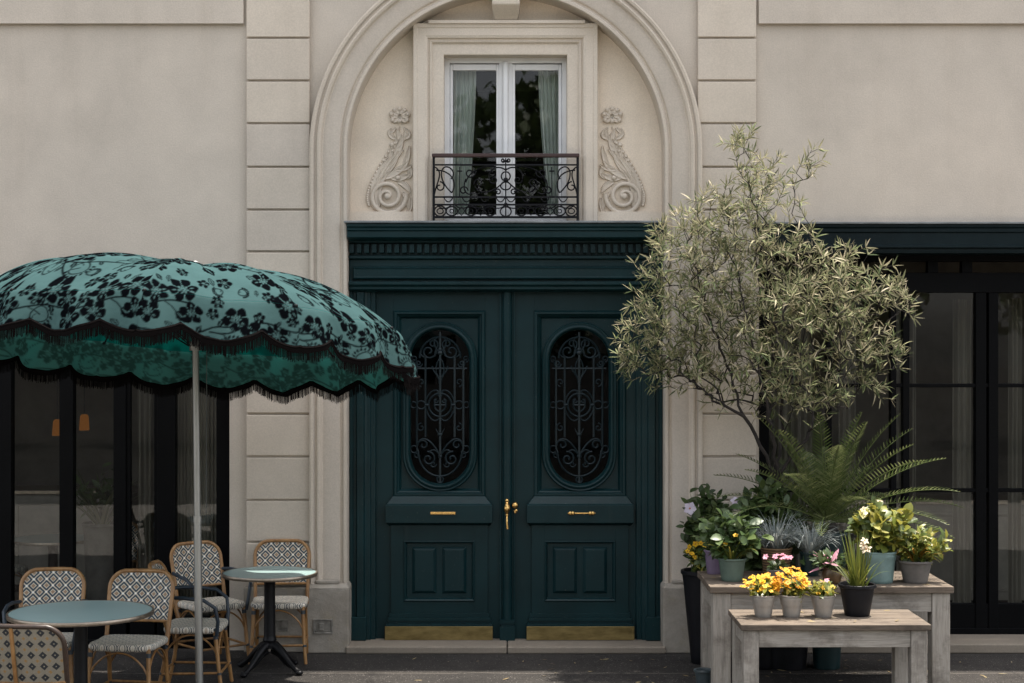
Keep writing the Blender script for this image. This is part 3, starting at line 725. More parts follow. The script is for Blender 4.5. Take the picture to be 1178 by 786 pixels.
    gl(circ(0, 466, 13.3, 28), .006, False, True); gl(circ(-21.7, 466, 4.6, sx=1.1), .005, True, True); gl(circ(-30.3, 466, 3.4), .0045, True, True); gl([(-27, 466), (-26, 466)]); gl([(-13.3, 466), (-17, 466)], .009)
    gl(bez((0, 474), (-7, 472), (-9, 464), (-4, 459)), .0048); gl(spiral(-5, 461, 3, .8, 0, PI*2), .0045); gl([(-6, 466), (6, 466)], .0048, False); gl(bez((0, 458), (-2, 455), (-4, 452), (-2, 450)), .004)
    gl(bez((0, 525), (-8, 508), (-20, 498), (-26, 511)), .006); gl(spiral(-19.5, 512, 6.5, 1.3, -PI*1.05, PI*1.2), .0055)
    gl(spiral(-13.5, 528, 8.5, 1.4, -PI*.55, PI*2.2), .0058); gl(bez((0, 525), (-5, 516), (-9, 517), (-12, 519.5)), .005)
    gl([(-25*math.cos(PI*i/24), 520+28*math.sin(PI*i/24)) for i in range(25)], .006, False); gl([(-27, 516), (-25, 520)], .006); gl(circ(-30, 517, 4), .005, True, True); gl(circ(0, 552, 3.6, 14), .005, False, True)
    gl(spiral(-21.7, 440, 5, 1.2, PI*.5, PI*2.6), .0045); gl(spiral(-21.7, 492, 5, 1.2, -PI*.5, -PI*2.6), .0045); gl(bez((-16.7, 470), (-12, 484), (-5, 488), (0, 480)), .0045); gl(bez((-16.7, 462), (-12, 449), (-5, 446), (0, 452)), .0045); gl(spiral(-8, 534, 4, 1, 0, PI*2.2), .0045)
    gl(spiral(-27, 523.5, 3.6, 1, 0, PI*2.2), .0045)
    for py, r_ in ((386, .013), (402, .020), (406, .026), (427, .012), (440, .017), (444, .012), (466, .014), (496, .013), (500, .02), (504, .012), (525, .02), (548, .013)): q.ball(G((0, py)), r_, 1, .6, .8, n=8)
    for a_ in (-1, 1): q.tube([G((a_*4, 402)), G((a_*6.5, 407))], [.012, .004], 6); q.tube([G((0, 503)), G((a_*5, 493))], [.008, .003], 6)
    q.build('window_grille', M['grille'], do, smooth=60)
    return do
dl = leaf_door(lambda p: p, 432, 577.5, 'left door leaf with plain brass letter slot'); drr = leaf_door(lambda p: 1172.6-p, 590.5, 736, 'right door leaf with bolted brass letter slot')
for leafo, c_, hl, fancy in ((dl, 509.5, 13.8, 0), (drr, 669, 15.8, 1)):
    q = MB(); y = .112; q.box(X(c_-hl, y), X(c_+hl, y), y-.012, y, Z(591.2, y), Z(589.7, y))
    if fancy:
        for dx in (-13, -10, 10, 13): q.ball((X(c_+dx, y), y-.012, Z(590.4, y)), .016, 1, .6, 1, n=10)
    else: q.box(X(c_-hl, y)-.004, X(c_+hl, y)+.004, y-.006, y-.0005, Z(591.9, y), Z(588.9, y))
    q.build('letter_slot', M['brass'], leafo, bevel=.002)
# meeting post
q = MB(); y = .185
xm = X(583.6, y)
prf = [(-.062, .22), (-.062, .172), (-.05, .168), (-.045, .176), (-.040, .176)]+[(.037*math.sin(a_), .17-.035*math.cos(a_)) for a_ in [R(-90+15*i) for i in range(13)]]+[(.040, .176), (.045, .176), (.05, .168), (.062, .172), (.062, .22)]
q.loops([[(xm+a_, b_, Z(736.6, y)) for a_, b_ in prf], [(xm+a_, b_, Z(336.2, y)) for a_, b_ in prf]], closed=False)
for py0, py1, hw_, yy in ((712, 716, .058, .118), (716, 719, .05, .128), (719, 736.7, .06, .112)): q.box(xm-hw_, xm+hw_, yy, .21, Z(py1, y), Z(py0, y))
post = fix_normals(q.build('meeting_post', M['green'], B, smooth=30))
q = MB(); hx = X(583.2, .13); s_ = S(.13)
zz = lambda py: Z(py, .13)
q.lathe([(.004, 0), (.012, .004), (.014, .012), (.008, .02), (.010, .026), (.018, .034), (.026, .05), (.027, .066), (.022, .085), (.014, .10), (.020, .106), (.013, .114), (.017, .124), (.014, .136), (.004, .143)], (hx, .118, zz(594)), 14)
q.tube([(hx, .115, zz(593.5)), (hx, .09, zz(595.5)), (hx, .085, zz(600)), (hx+.004, .085, zz(608))], [.008, .009, .008, .010], 8)
q.build('door_handle', M['brass'], post, smooth=50)
q = MB(); hx = X(592.6, .13)
q.lathe([(.022, 0), (.022, .008), (.010, .012), (.010, .03), (.018, .036), (.027, .05), (.025, .066), (.012, .075), (.002, .077)], (hx, .18, zz(581.5)), 16, axis='y')
q.lathe([(.017, 0), (.017, .006), (.008, .009), (.006, .02)], (hx+.002, .18, zz(588.5)), 14, axis='y'); q.tube([(hx-.010, .155, zz(588)), (hx, .15, zz(591)), (hx+.012, .155, zz(588.5))], .005, 8)
q.build('door_knob', M['brass'], post, smooth=50)
# threshold
q = MB(); q.box(cx-RI-.0, X(583), -.16, .3, 0, Z(737.2, .1)); q.box(X(583)+.006, cx+RI, -.155, .3, 0, Z(737.2, .1)-.002)
q.build('door_threshold', M['threshold'], B, bevel=.012, seg=3)

# ---------------------------------------------------------------- shopfronts
SY = .13
f = MB(); zt_ = Z(334, SY)
mull = [(-410,-390), (-330,-312), (-250,-236), (-170,-155), (-90,-70), (-7, 15), (70, 86), (132, 146.5), (182, 203), (250, 265)]
for a_, b_ in mull: f.box(X(a_, SY), X(b_, SY), SY-.05, SY+.05, 0, zt_)
f.box(X(-410, SY), X(265, SY), SY-.045, SY+.045, Z(352, SY), zt_); f.box(X(-410, SY), X(265, SY), SY-.03, SY+.04, 0, Z(708, SY)); f.box(X(-410, SY), X(265, SY), SY-.055, SY+.03, 0, .07)
f.box(X(146, SY), X(151, SY), SY-.03, SY+.03, 0, zt_); f.box(X(178, SY), X(183, SY), SY-.03, SY+.03, 0, zt_)
fo = f.build('cafe_front', M['blackpaint'], B, bevel=.005)
for (a0, a1), (b0, b1) in zip(mull[:-1], mull[1:]):
    q = MB(); q.add([(X(a1, SY), SY, Z(712, SY)), (X(b0, SY), SY, Z(712, SY)), (X(b0, SY), SY, Z(350, SY)), (X(a1, SY), SY, Z(350, SY))], [(0,1,2,3)]); q.build('shop_pane', M['glass'], fo)
def drape(parent, px0, px1, y, zt_, zb_, waves, amp, name='drape', mt=None):
    q = MB(); nu = max(24, waves*8); vs = []; x0, x1 = X(px0, y), X(px1, y)
    for j in range(9):
        v = j/8
        for i in range(nu+1):
            u = i/nu; vs.append((x0+(x1-x0)*u, y+amp*math.sin(u*waves*2*PI+.6*math.sin(v*2.5))+amp*.4*math.sin(u*waves*4.4+v), zt_+(zb_-zt_)*v))
    q.add(vs, [(j*(nu+1)+i, j*(nu+1)+i+1, (j+1)*(nu+1)+i+1, (j+1)*(nu+1)+i) for j in range(8) for i in range(nu)])
    return q.build(name, mt or M['drape'], parent, smooth=60)
drape(fo, 201, 254, SY+.14, Z(340), .06, 13, .012)
drape(fo, 158, 176, SY+.5, Z(340), .06, 3, .02)

# right shopfront
fa = MB()
def ext2(mb, prof, x0, x1, yb):
    pts = [(y, Z(py, y)) for y, py in prof]; pts += [(yb, pts[-1][1]), (yb, pts[0][1])]
    mb.loops([[(x0, y, z) for y, z in pts], [(x1, y, z) for y, z in pts]], fill=True, fill0=True)
RX0, RX1 = X(872.5), X(1562)
ext2(fa, [(-.10, 258), (-.10, 261), (-.085, 263), (-.085, 267), (-.07, 268), (-.07, 281.5), (-.085, 282.5), (-.085, 285), (-.05, 286), (-.05, 290)], RX0-.02, RX1, -.001)
fa.box(RX0, RX1, -.045, .36, Z(290)-.012, Z(290)+.1)
fao = fix_normals(fa.build('shop_fascia', M['fascia'], B, bevel=.003))
q = MB(); q.box(RX0-.03, RX1, -.12, -.001, Z(258, -.1)+.001, Z(255.5, -.1)); q.build('lead_flashing', M['lead'], fao, bevel=.004)
RY = .34
f = MB(); vm = lambda a_, b_, y0=RY-.04, y1=RY+.04, zb_=0, zt_=Z(318, RY): f.box(X(a_, RY), X(b_, RY), y0, y1, zb_, zt_)
for a_, b_ in ((866, 884), (950, 956), (1023.5, 1030), (1037.5, 1045), (1121, 1133.2), (1136, 1147), (1226, 1238), (1241, 1252), (1332, 1342), (1346, 1356), (1440, 1452), (1550, 1562)): vm(a_, b_)
f.box(RX0, RX1, RY-.05, RY+.05, Z(337, RY), Z(314, RY)); f.box(RX0, RX1, RY-.048, RY+.05, Z(301, RY), Z(290, RY)+.02)
for a_ in (872, 957, 1022, 1066, 1105, 1180, 1260): f.box(X(a_, RY), X(a_+12, RY), RY-.04, RY+.04, Z(316, RY), Z(300, RY))
for py in (443.5, 564): f.box(RX0, RX1, RY-.028, RY+.028, Z(py+2.2, RY), Z(py-2.2, RY))
f.box(RX0, RX1, RY-.03, RY+.03, 0, Z(694, RY)); f.box(RX0, RX1, RY-.045, RY+.03, 0, Z(722, RY))
so = f.build('shop_front', M['blackpaint'], B, bevel=.004)
for a_, b_ in ((884, 950), (956, 1023.5), (1030, 1037.5), (1045, 1121), (1147, 1226), (1252, 1332), (1356, 1440), (1452, 1550)):
    q = MB(); q.add([(X(a_, RY), RY+.004, Z(696, RY)), (X(b_, RY), RY+.004, Z(696, RY)), (X(b_, RY), RY+.004, Z(335, RY)), (X(a_, RY), RY+.004, Z(335, RY))], [(0,1,2,3)]); q.build('shop_pane', M['glass'], so)
drape(so, 1024, 1040, RY+.12, Z(340), .05, 2, .018); drape(so, 1047, 1054, RY+.2, Z(340), .05, 2, .02); drape(so, 1096, 1118, RY+.9, Z(340), .05, 3, .02)
drape(so, 1160, 1176, RY+.6, Z(340), .05, 3, .02); drape(so, 890, 935, RY+.8, Z(340), .05, 6, .02); drape(so, 965, 985, RY+.5, Z(340), .05, 3, .02)
q = MB(); q.box(RX0, RX1, -.14, RY+.06, 0, .075); q.build('shop_step', M['threshold'], B, bevel=.012, seg=3)
# ================================================================== PARASOL
PX_, PY_ = -2.10, -2.02
par = thing('parasol', 'large teal parasol printed with black flowers, scalloped and edged with black fringe', 'parasol', (PX_, PY_, 0))
def flower_print():
    """black floral print, 4 mm per sample, periodic in u; returns coverage 0..1 (rows = v)"""
    r_ = random.Random(21); UW, VH, st = 1.508, 2.0, .004
    nu, nv = int(UW/st), int(VH/st); U, V_ = np.meshgrid((np.arange(nu)+.5)*st, (np.arange(nv)+.5)*st)
    img = np.zeros((nv, nu), dtype=np.float32); AA = .0022
    def stamp(cx_, cy_, rad, fn, erase=False):
        j0, j1 = max(0, int((cy_-rad)/st)), min(nv, int((cy_+rad)/st)+2)
        if j1 <= j0: return
        i0, i1 = int((cx_-rad)/st)-1, int((cx_+rad)/st)+2
        idx = np.arange(i0, i1) % nu
        du = ((np.arange(i0, i1)+.5)*st-cx_)[None, :]; dv = ((np.arange(j0, j1)+.5)*st-cy_)[:, None]
        sd = fn(du, dv)-.0006; cov = np.clip(.5-sd/(2*AA), 0, 1)
        sub = img[j0:j1][:, idx]
        img[j0:j1, idx] = np.minimum(sub, 1-cov) if erase else np.maximum(sub, cov)
    def rot(u, v, a): return u*math.cos(a)+v*math.sin(a), -u*math.sin(a)+v*math.cos(a)
    def lens(L, w, a, ox=0, oy=0):
        def fn(u, v):
            x, y = rot(u-ox, v-oy, a); t = np.clip(x/L, 0, 1); wd = w*np.sin(PI*t**.8)*(1+.12*np.sin(x*260))
            return np.where((x < 0) | (x > L), .02, np.abs(y)-wd)
        return fn
    def flower(cx_, cy_, r):
        a0 = r_.random()*6; k = r_.choice([5, 5, 6])
        def fn(u, v):
            a = np.arctan2(v, u)+a0; q = np.hypot(u, v*1.06); pet = r*(.66+.36*np.abs(np.cos(k*a/2))**.7+.05*np.cos(k*a*1.5+1))
            gap = (np.abs(np.sin(k*a/2+PI/2)) < .13) & (q > r*.42)
            inner = r*.34*(1+.2*np.cos(7*a)); return np.where(gap, .01, np.maximum(q-pet, inner-q))
        stamp(cx_, cy_, r*1.15, fn)
        stamp(cx_, cy_, r*.4, lambda u, v: np.abs(np.hypot(u, v)-r*.22-r*.05*np.cos(6*np.arctan2(v, u)))-.0016)
        for i in range(3):                            # slits in the petals
            a = a0+r_.random()*6
            stamp(cx_+math.cos(a)*r*.62, cy_+math.sin(a)*r*.62, r*.3, lens(r*.3, .0035, a, -r*.15*math.cos(a), -r*.15*math.sin(a)), True)
    def leaf_(cx_, cy_, L, a, solid=True):
        stamp(cx_, cy_, L, lens(L, L*.27, a))
        stamp(cx_, cy_, L, lens(L*.8, L*(.03 if solid else .17), a, L*.08*math.cos(a), L*.08*math.sin(a)), True)
        if not solid: stamp(cx_, cy_, L, lens(L*.75, .003, a, L*.1*math.cos(a), L*.1*math.sin(a)))
    def stroke(pts, w):
        for (x0, y0), (x1, y1) in zip(pts[:-1], pts[1:]):
            L = math.hypot(x1-x0, y1-y0) or 1e-6; dx, dy = (x1-x0)/L, (y1-y0)/L
            stamp((x0+x1)/2, (y0+y1)/2, L/2+w*2, lambda u, v: np.hypot(np.clip(np.abs(u*dx+v*dy)-L/2, 0, None), u*-dy+v*dx)-w)
    def pod(cx_, cy_, r):
        a0 = r_.random()*6
        stamp(cx_, cy_, r*1.2, lambda u, v: np.abs(np.hypot(u, v)-r*(.62+.04*np.cos(3*np.arctan2(v, u)+a0)))-.0030)
        for i in range(9):
            a = a0+i*.36; stamp(cx_+math.cos(a)*r*.74, cy_+math.sin(a)*r*.74, r*.4, lens(r*.36, .0065, a+.5))
        a = a0+4.4; stroke([(cx_+math.cos(a+t*.8)*r*(.62-.35*t), cy_+math.sin(a+t*.8)*r*(.62-.35*t)) for t in (0, .25, .5, .75, 1)], .0018)
    # vines that wind diagonally across the cloth, carrying the flowers
    pts = []; 
    for k in range(10):
        x, y = r_.random()*UW, .10+k*.195+r_.uniform(-.04, .04); a = r_.uniform(-.5, .3); line = []
        for s in range(44): 
            line.append((x, y)); a += .26*math.sin(s*.42+k)*.6; x += .034*math.cos(a); y += .034*math.sin(a)*.9
        stroke(line, .0046)
        for s in range(2, 44, 2):
            x, y = line[s]; side = 1 if (s//2) % 2 else -1
            aa = math.atan2(line[s][1]-line[s-1][1], line[s][0]-line[s-1][0])+side*r_.uniform(.7, 1.3); d = r_.uniform(.05, .10)
            tx, ty = x+math.cos(aa)*d, y+math.sin(aa)*d
            if all(min(abs(tx-p[0]) % UW, UW-abs(tx-p[0]) % UW)**2+(ty-p[1])**2 > (p[2]*.86)**2 for p in pts):
                kd = r_.choice('fffflp'); stroke([(x, y), ((x+tx)/2+.01*side, (y+ty)/2), (tx, ty)], .0028)
                if kd == 'f': flower(tx, ty, r_.uniform(.068, .094)); pts.append((tx, ty, .145))
                elif kd == 'p': pod(tx, ty, r_.uniform(.065, .085)); pts.append((tx, ty, .13))
                else: leaf_(tx, ty, r_.uniform(.085, .12), aa, r_.random() < .6); pts.append((tx, ty, .085))
            elif r_.random() < .8: leaf_(x, y, r_.uniform(.035, .06), aa, True)
    for i in range(900):
        x, y = r_.random()*UW, r_.random()*VH
        if all(min(abs(x-p[0]) % UW, UW-abs(x-p[0]) % UW)**2+(y-p[1])**2 > (.060+p[2]*.26)**2 for p in pts):
            k = r_.random()
            if k < .5: flower(x, y, r_.uniform(.032, .05))
            elif k < .8: leaf_(x, y, r_.uniform(.045, .075), r_.random()*6, r_.random() < .7)
            else: pod(x, y, .04)
            pts.append((x, y, .06))
    return img, UW, st
PRINT, PUW, PST = flower_print()
def sample_print(u, v):
    nv, nu = PRINT.shape; fx = (u % PUW)/PST-.5; fy = np.clip(v/PST-.5, 0, nv-1.001)
    i0 = np.floor(fx).astype(int); j0 = np.floor(fy).astype(int); a = fx-i0; b = fy-j0; i1 = (i0+1) % nu; i0 %= nu; j1 = np.minimum(j0+1, nv-1)
    return (PRINT[j0, i0]*(1-a)+PRINT[j0, i1]*a)*(1-b)+(PRINT[j1, i0]*(1-a)+PRINT[j1, i1]*a)*b
def cloth_mat(name, ground, ink, trans, tcol, rough=.75, inkpow=1.0):
    t = NT(name); at = t.new('ShaderNodeAttribute', attribute_name='print'); wv = t.noise(4, 4, .6)
    gcol = t.ramp(wv, [(.3, sc_(ground, .88)), (.7, sc_(ground, 1.1))])
    k = t.mix(t.math('MULTIPLY', at.outputs['Fac'], inkpow), gcol, ink); t.n.remove(t.b); t.b = t.new('ShaderNodeBsdfDiffuse'); t.l.new(k, t.b.inputs['Color']); t.b.inputs['Roughness'].default_value = .6
    t.bump(t.noise(6, 4, .6), .3, .03)
    tr = t.new('ShaderNodeBsdfTranslucent'); t.l.new(t.mix(t.math('MULTIPLY', at.outputs['Fac'], .96), tcol, ink), tr.inputs[0])
    mx = t.new('ShaderNodeMixShader'); mx.inputs[0].default_value = trans
    t.l.new(t.b.outputs[0], mx.inputs[1]); t.l.new(tr.outputs[0], mx.inputs[2]); t.l.new(mx.outputs[0], t.out.inputs[0]); return t.m
M['cloth'] = cloth_mat('teal_printed_cloth', (.056,.108,.108,1), (.0025,.003,.004,1), .2, (.02,.20,.19,1))
M['lining'] = cloth_mat('deep_teal_lining', (.012,.17,.16,1), (.01,.05,.05,1), .5, (.02,.60,.54,1), inkpow=.5)
M['cloth_inside'] = cloth_mat('teal_cloth_inside', (.13,.36,.34,1), (.035,.12,.11,1), .5, (.18,.74,.71,1), inkpow=.75)

RB, HD, PW = 1.445, .395, 3.1
hub = Vector((-.075*.86, 0, 2.555))
Mx = Matrix.Translation(hub) @ Matrix.Rotation(R(3.2), 4, 'Y') @ Matrix.Rotation(R(-7.8), 4, 'X')
def cano(th, t, off=0.0):
    """th: angle from the side facing the street, t: 0 hub .. 1 rim; numpy arrays -> canopy-local points"""
    k = (th+PI/10) % (PI/5)-PI/10
    poly = math.cos(PI/10)/np.cos(np.abs(k)-0) if False else 1.0
    seg = np.cos(k*5)                                 # 1 at a rib, 0 between
    rr_ = RB*(1-.030*(1-seg)*t)
    pw = PW-.75*np.maximum(0, np.cos(th))**1.3+2.2*np.maximum(0, -np.sin(th))**1.6
    z = HD*(1-t**pw)-.022*(1-seg)*np.sin(PI*np.clip(t, 0, 1))**1.0-.012*t*(1-seg)
    z = z+.007*np.exp(-(k*RB*t/.011)**2)*np.minimum(1, t*4)+.004*np.sin(th*23+t*9)*t+.0035*np.sin(th*61+4*np.sin(t*7))*t**3*(1-seg)
    rho = rr_*t-off*.3*t
    return rho*np.sin(th), -rho*np.cos(th), z-off
def big_grid(name, x, y, z, mat, parent, pr=None, wrap=True):
    nr, na = x.shape; P = np.stack([x, y, z], -1).reshape(-1, 3)
    m4 = np.array(Mx); P = P @ m4[:3, :3].T+m4[:3, 3]
    J, I = np.meshgrid(np.arange(nr-1), np.arange(na if wrap else na-1), indexing='ij'); I2 = (I+1) % na
    F = np.stack([J*na+I, J*na+I2, (J+1)*na+I2, (J+1)*na+I], -1).reshape(-1, 4)[:, ::-1]
    me = bpy.data.meshes.new(name); nV, nF = len(P), len(F)
    me.vertices.add(nV); me.vertices.foreach_set('co', P.astype(np.float32).ravel())
    me.loops.add(nF*4); me.loops.foreach_set('vertex_index', F.astype(np.int32).ravel())
    me.polygons.add(nF); me.polygons.foreach_set('loop_start', np.arange(0, nF*4, 4, dtype=np.int32)); 
    me.polygons.foreach_set('use_smooth', np.ones(nF, dtype=bool)); me.materials.append(mat)
    if pr is not None:
        at = me.attributes.new('print', 'FLOAT', 'POINT'); at.data.foreach_set('value', pr.astype(np.float32).ravel())
    me.update(calc_edges=True); me.validate()
    o = bpy.data.objects.new(name, me); C.objects.link(o); o.parent = parent; return o
NA = 1320; VK = .44                                  # the print is drawn out along the radius
th1 = np.arange(NA)*2*PI/NA; tt1 = np.linspace(.015, 1, 215); TH, TT = np.meshgrid(th1, tt1)
x, y, z = cano(TH, TT)
dz = np.gradient(HD*(1-tt1**PW), tt1*RB); arc = np.concatenate([[0], np.cumsum(np.hypot(np.diff(tt1*RB), np.diff(HD*(1-tt1**PW))))])
VV = np.repeat(arc[:, None], NA, 1)
def print_u(th, rho): k = np.floor(th/(PI/5)); return k*.437+(th-(k+.5)*PI/5)*rho+.75     # each panel is cut from the printed cloth
UU = print_u(TH, TT*RB)
canopy = big_grid('canopy', x, y, z, M['cloth'], par, sample_print(UU, VV*VK))
ARC = float(arc[-1])*VK
# lining underneath
th2 = np.arange(240)*2*PI/240; T2, R2 = np.meshgrid(th2, np.linspace(.02, .997, 30)); x, y, z = cano(T2, R2, .006)
big_grid('lining', x, y, z, M['lining'], canopy, np.zeros_like(x))
# valance: hangs from the rim in twenty scallops, cusps between them
def val(th, s, inset=0.0):
    x, y, z = cano(th, np.ones_like(th)); k = np.sqrt(x*x+y*y); 
    hv = .185+.075*np.abs(np.cos(10*th))**.85
    fl = 1+(.075*s**.55*hv/.2-inset)/k*(1+.5*np.sin(20*th))
    return x*fl, y*fl, z-s*hv-.002
S1 = np.linspace(0, 1, 36); TV, SV = np.meshgrid(th1, S1); x, y, z = val(TV, SV)
hvv = .185+.075*np.abs(np.cos(10*TV))**.85
valance = big_grid('valance', x, y, z, M['cloth'], par, sample_print(print_u(TV, RB), ARC+SV*hvv))
x, y, z = val(TV[:, ::2], SV[:, ::2], .005)
big_grid('valance_lining', x, y, z, M['cloth_inside'], valance, sample_print(print_u(TV[:, ::2], RB), ARC+SV[:, ::2]*hvv[:, ::2])*.9)
# fringe: a braid along the scallops and separate hanging strands
fr = MB(); n = 3000; r_ = random.Random(3)
tv = np.arange(n)*2*PI/n; ex, ey, ez = val(tv, np.ones(n))
for i in range(0, n):
    p = Mx @ Vector((ex[i], ey[i], ez[i])); j = (i+1) % n; q = Mx @ Vector((ex[j], ey[j], ez[j]))
    out = Vector((math.sin(tv[i]), -math.cos(tv[i]), 0)); L = .085+r_.uniform(-.012, .010); w_ = r_.uniform(.85, 1.3)
    d = (q-p)*w_; e_ = out*.004+out*r_.uniform(-.004, .004); lean = d*r_.uniform(-.6, .6)
    a = p+out*.003+Vector((0, 0, .004)); fr.add([a, a+d, a+d+lean+e_-Vector((0,0,L)), a+lean+e_-Vector((0,0,L))], [(0,1,2,3)])
bd = [[], [], []]
for i in range(0, n, 5):
    p = Mx @ Vector((ex[i], ey[i], ez[i])); o_ = Vector((math.sin(tv[i]), -math.cos(tv[i]), 0))
    bd[0].append(p+o_*.006+Vector((0,0,.012))); bd[1].append(p+o_*.009-Vector((0,0,.012))); bd[2].append(p+o_*.008-Vector((0,0,.030+.004*math.sin(i*.11))))
fr.loops(bd)
m_ = 500; step = n//m_
for oo in (.004, -.004):
    fr.tube([Mx @ Vector((ex[i]*(1+oo/1.4), ey[i]*(1+oo/1.4), ez[i]+.002)) for i in range(0, n, step)], .0085, 6, closed=True)
fr.build('fringe', M['fringe'], valance)
# ribs, struts, pole
top = Mx @ Vector((0, 0, HD)); base_ = Vector((0, 0, 0))
axis = (top-base_).normalized()
for k in range(10):
    a = k*PI/5; q = MB(); pts = []
    for t_ in np.linspace(.03, 1.0, 14):
        X_, Y_, Z_ = cano(np.array(a), np.array(t_), .016); pts.append(Mx @ Vector((float(X_), float(Y_), float(Z_))))
    q.tube(pts, .006, 6); rb = q.build('rib', M['ribmetal'], par, smooth=60)
    e_ = Mx @ Vector((math.sin(a)*.80, -math.cos(a)*.80, HD*(1-.55**PW)-.07)); s0 = base_+axis*2.42
    q = MB(); q.tube([s0+Vector((math.sin(a)*.045, -math.cos(a)*.045, 0)), e_], .0045, 6); q.build('strut', M['ribmetal'], rb)
    tip = Mx @ Vector((math.sin(a)*(RB+.012), -math.cos(a)*(RB+.012), -.004)); q = MB(); q.ball(tip, .014, n=8); q.build('rib_tip', M['ribmetal'], rb, smooth=60)
q = MB(); q.tube([base_+axis*.02, base_+axis*1.25], .0265, 20); q.tube([base_+axis*1.25, base_+axis*(top.length-.02)], .0225, 20)
q.tube([base_+axis*1.235, base_+axis*1.275], .030, 20); q.tube([base_+axis*2.39, base_+axis*2.45], .042, 16)
q.build('pole', M['polemetal'], par, smooth=40)
q = MB(); q.lathe([(.012, -.02), (.045, -.012), (.05, .004), (.035, .016), (.036, .03), (.022, .046), (.004, .052)], tuple(top), 16); q.build('finial', M['polemetal'], par, smooth=40)
q = MB(); q.tube([base_+Vector((.052, -.02, 2.43)), base_+Vector((.050, -.03, 1.3))], .0022, 5); q.build('cord', M['card'], par)
q = MB(); q.lathe([(.0, .0), (.27, 0), (.27, .05), (.24, .065), (.045, .072), (.034, .085), (.03, .085)], (0,0,.002), 32); q.build('base_plate', M['castiron'], par, smooth=40)

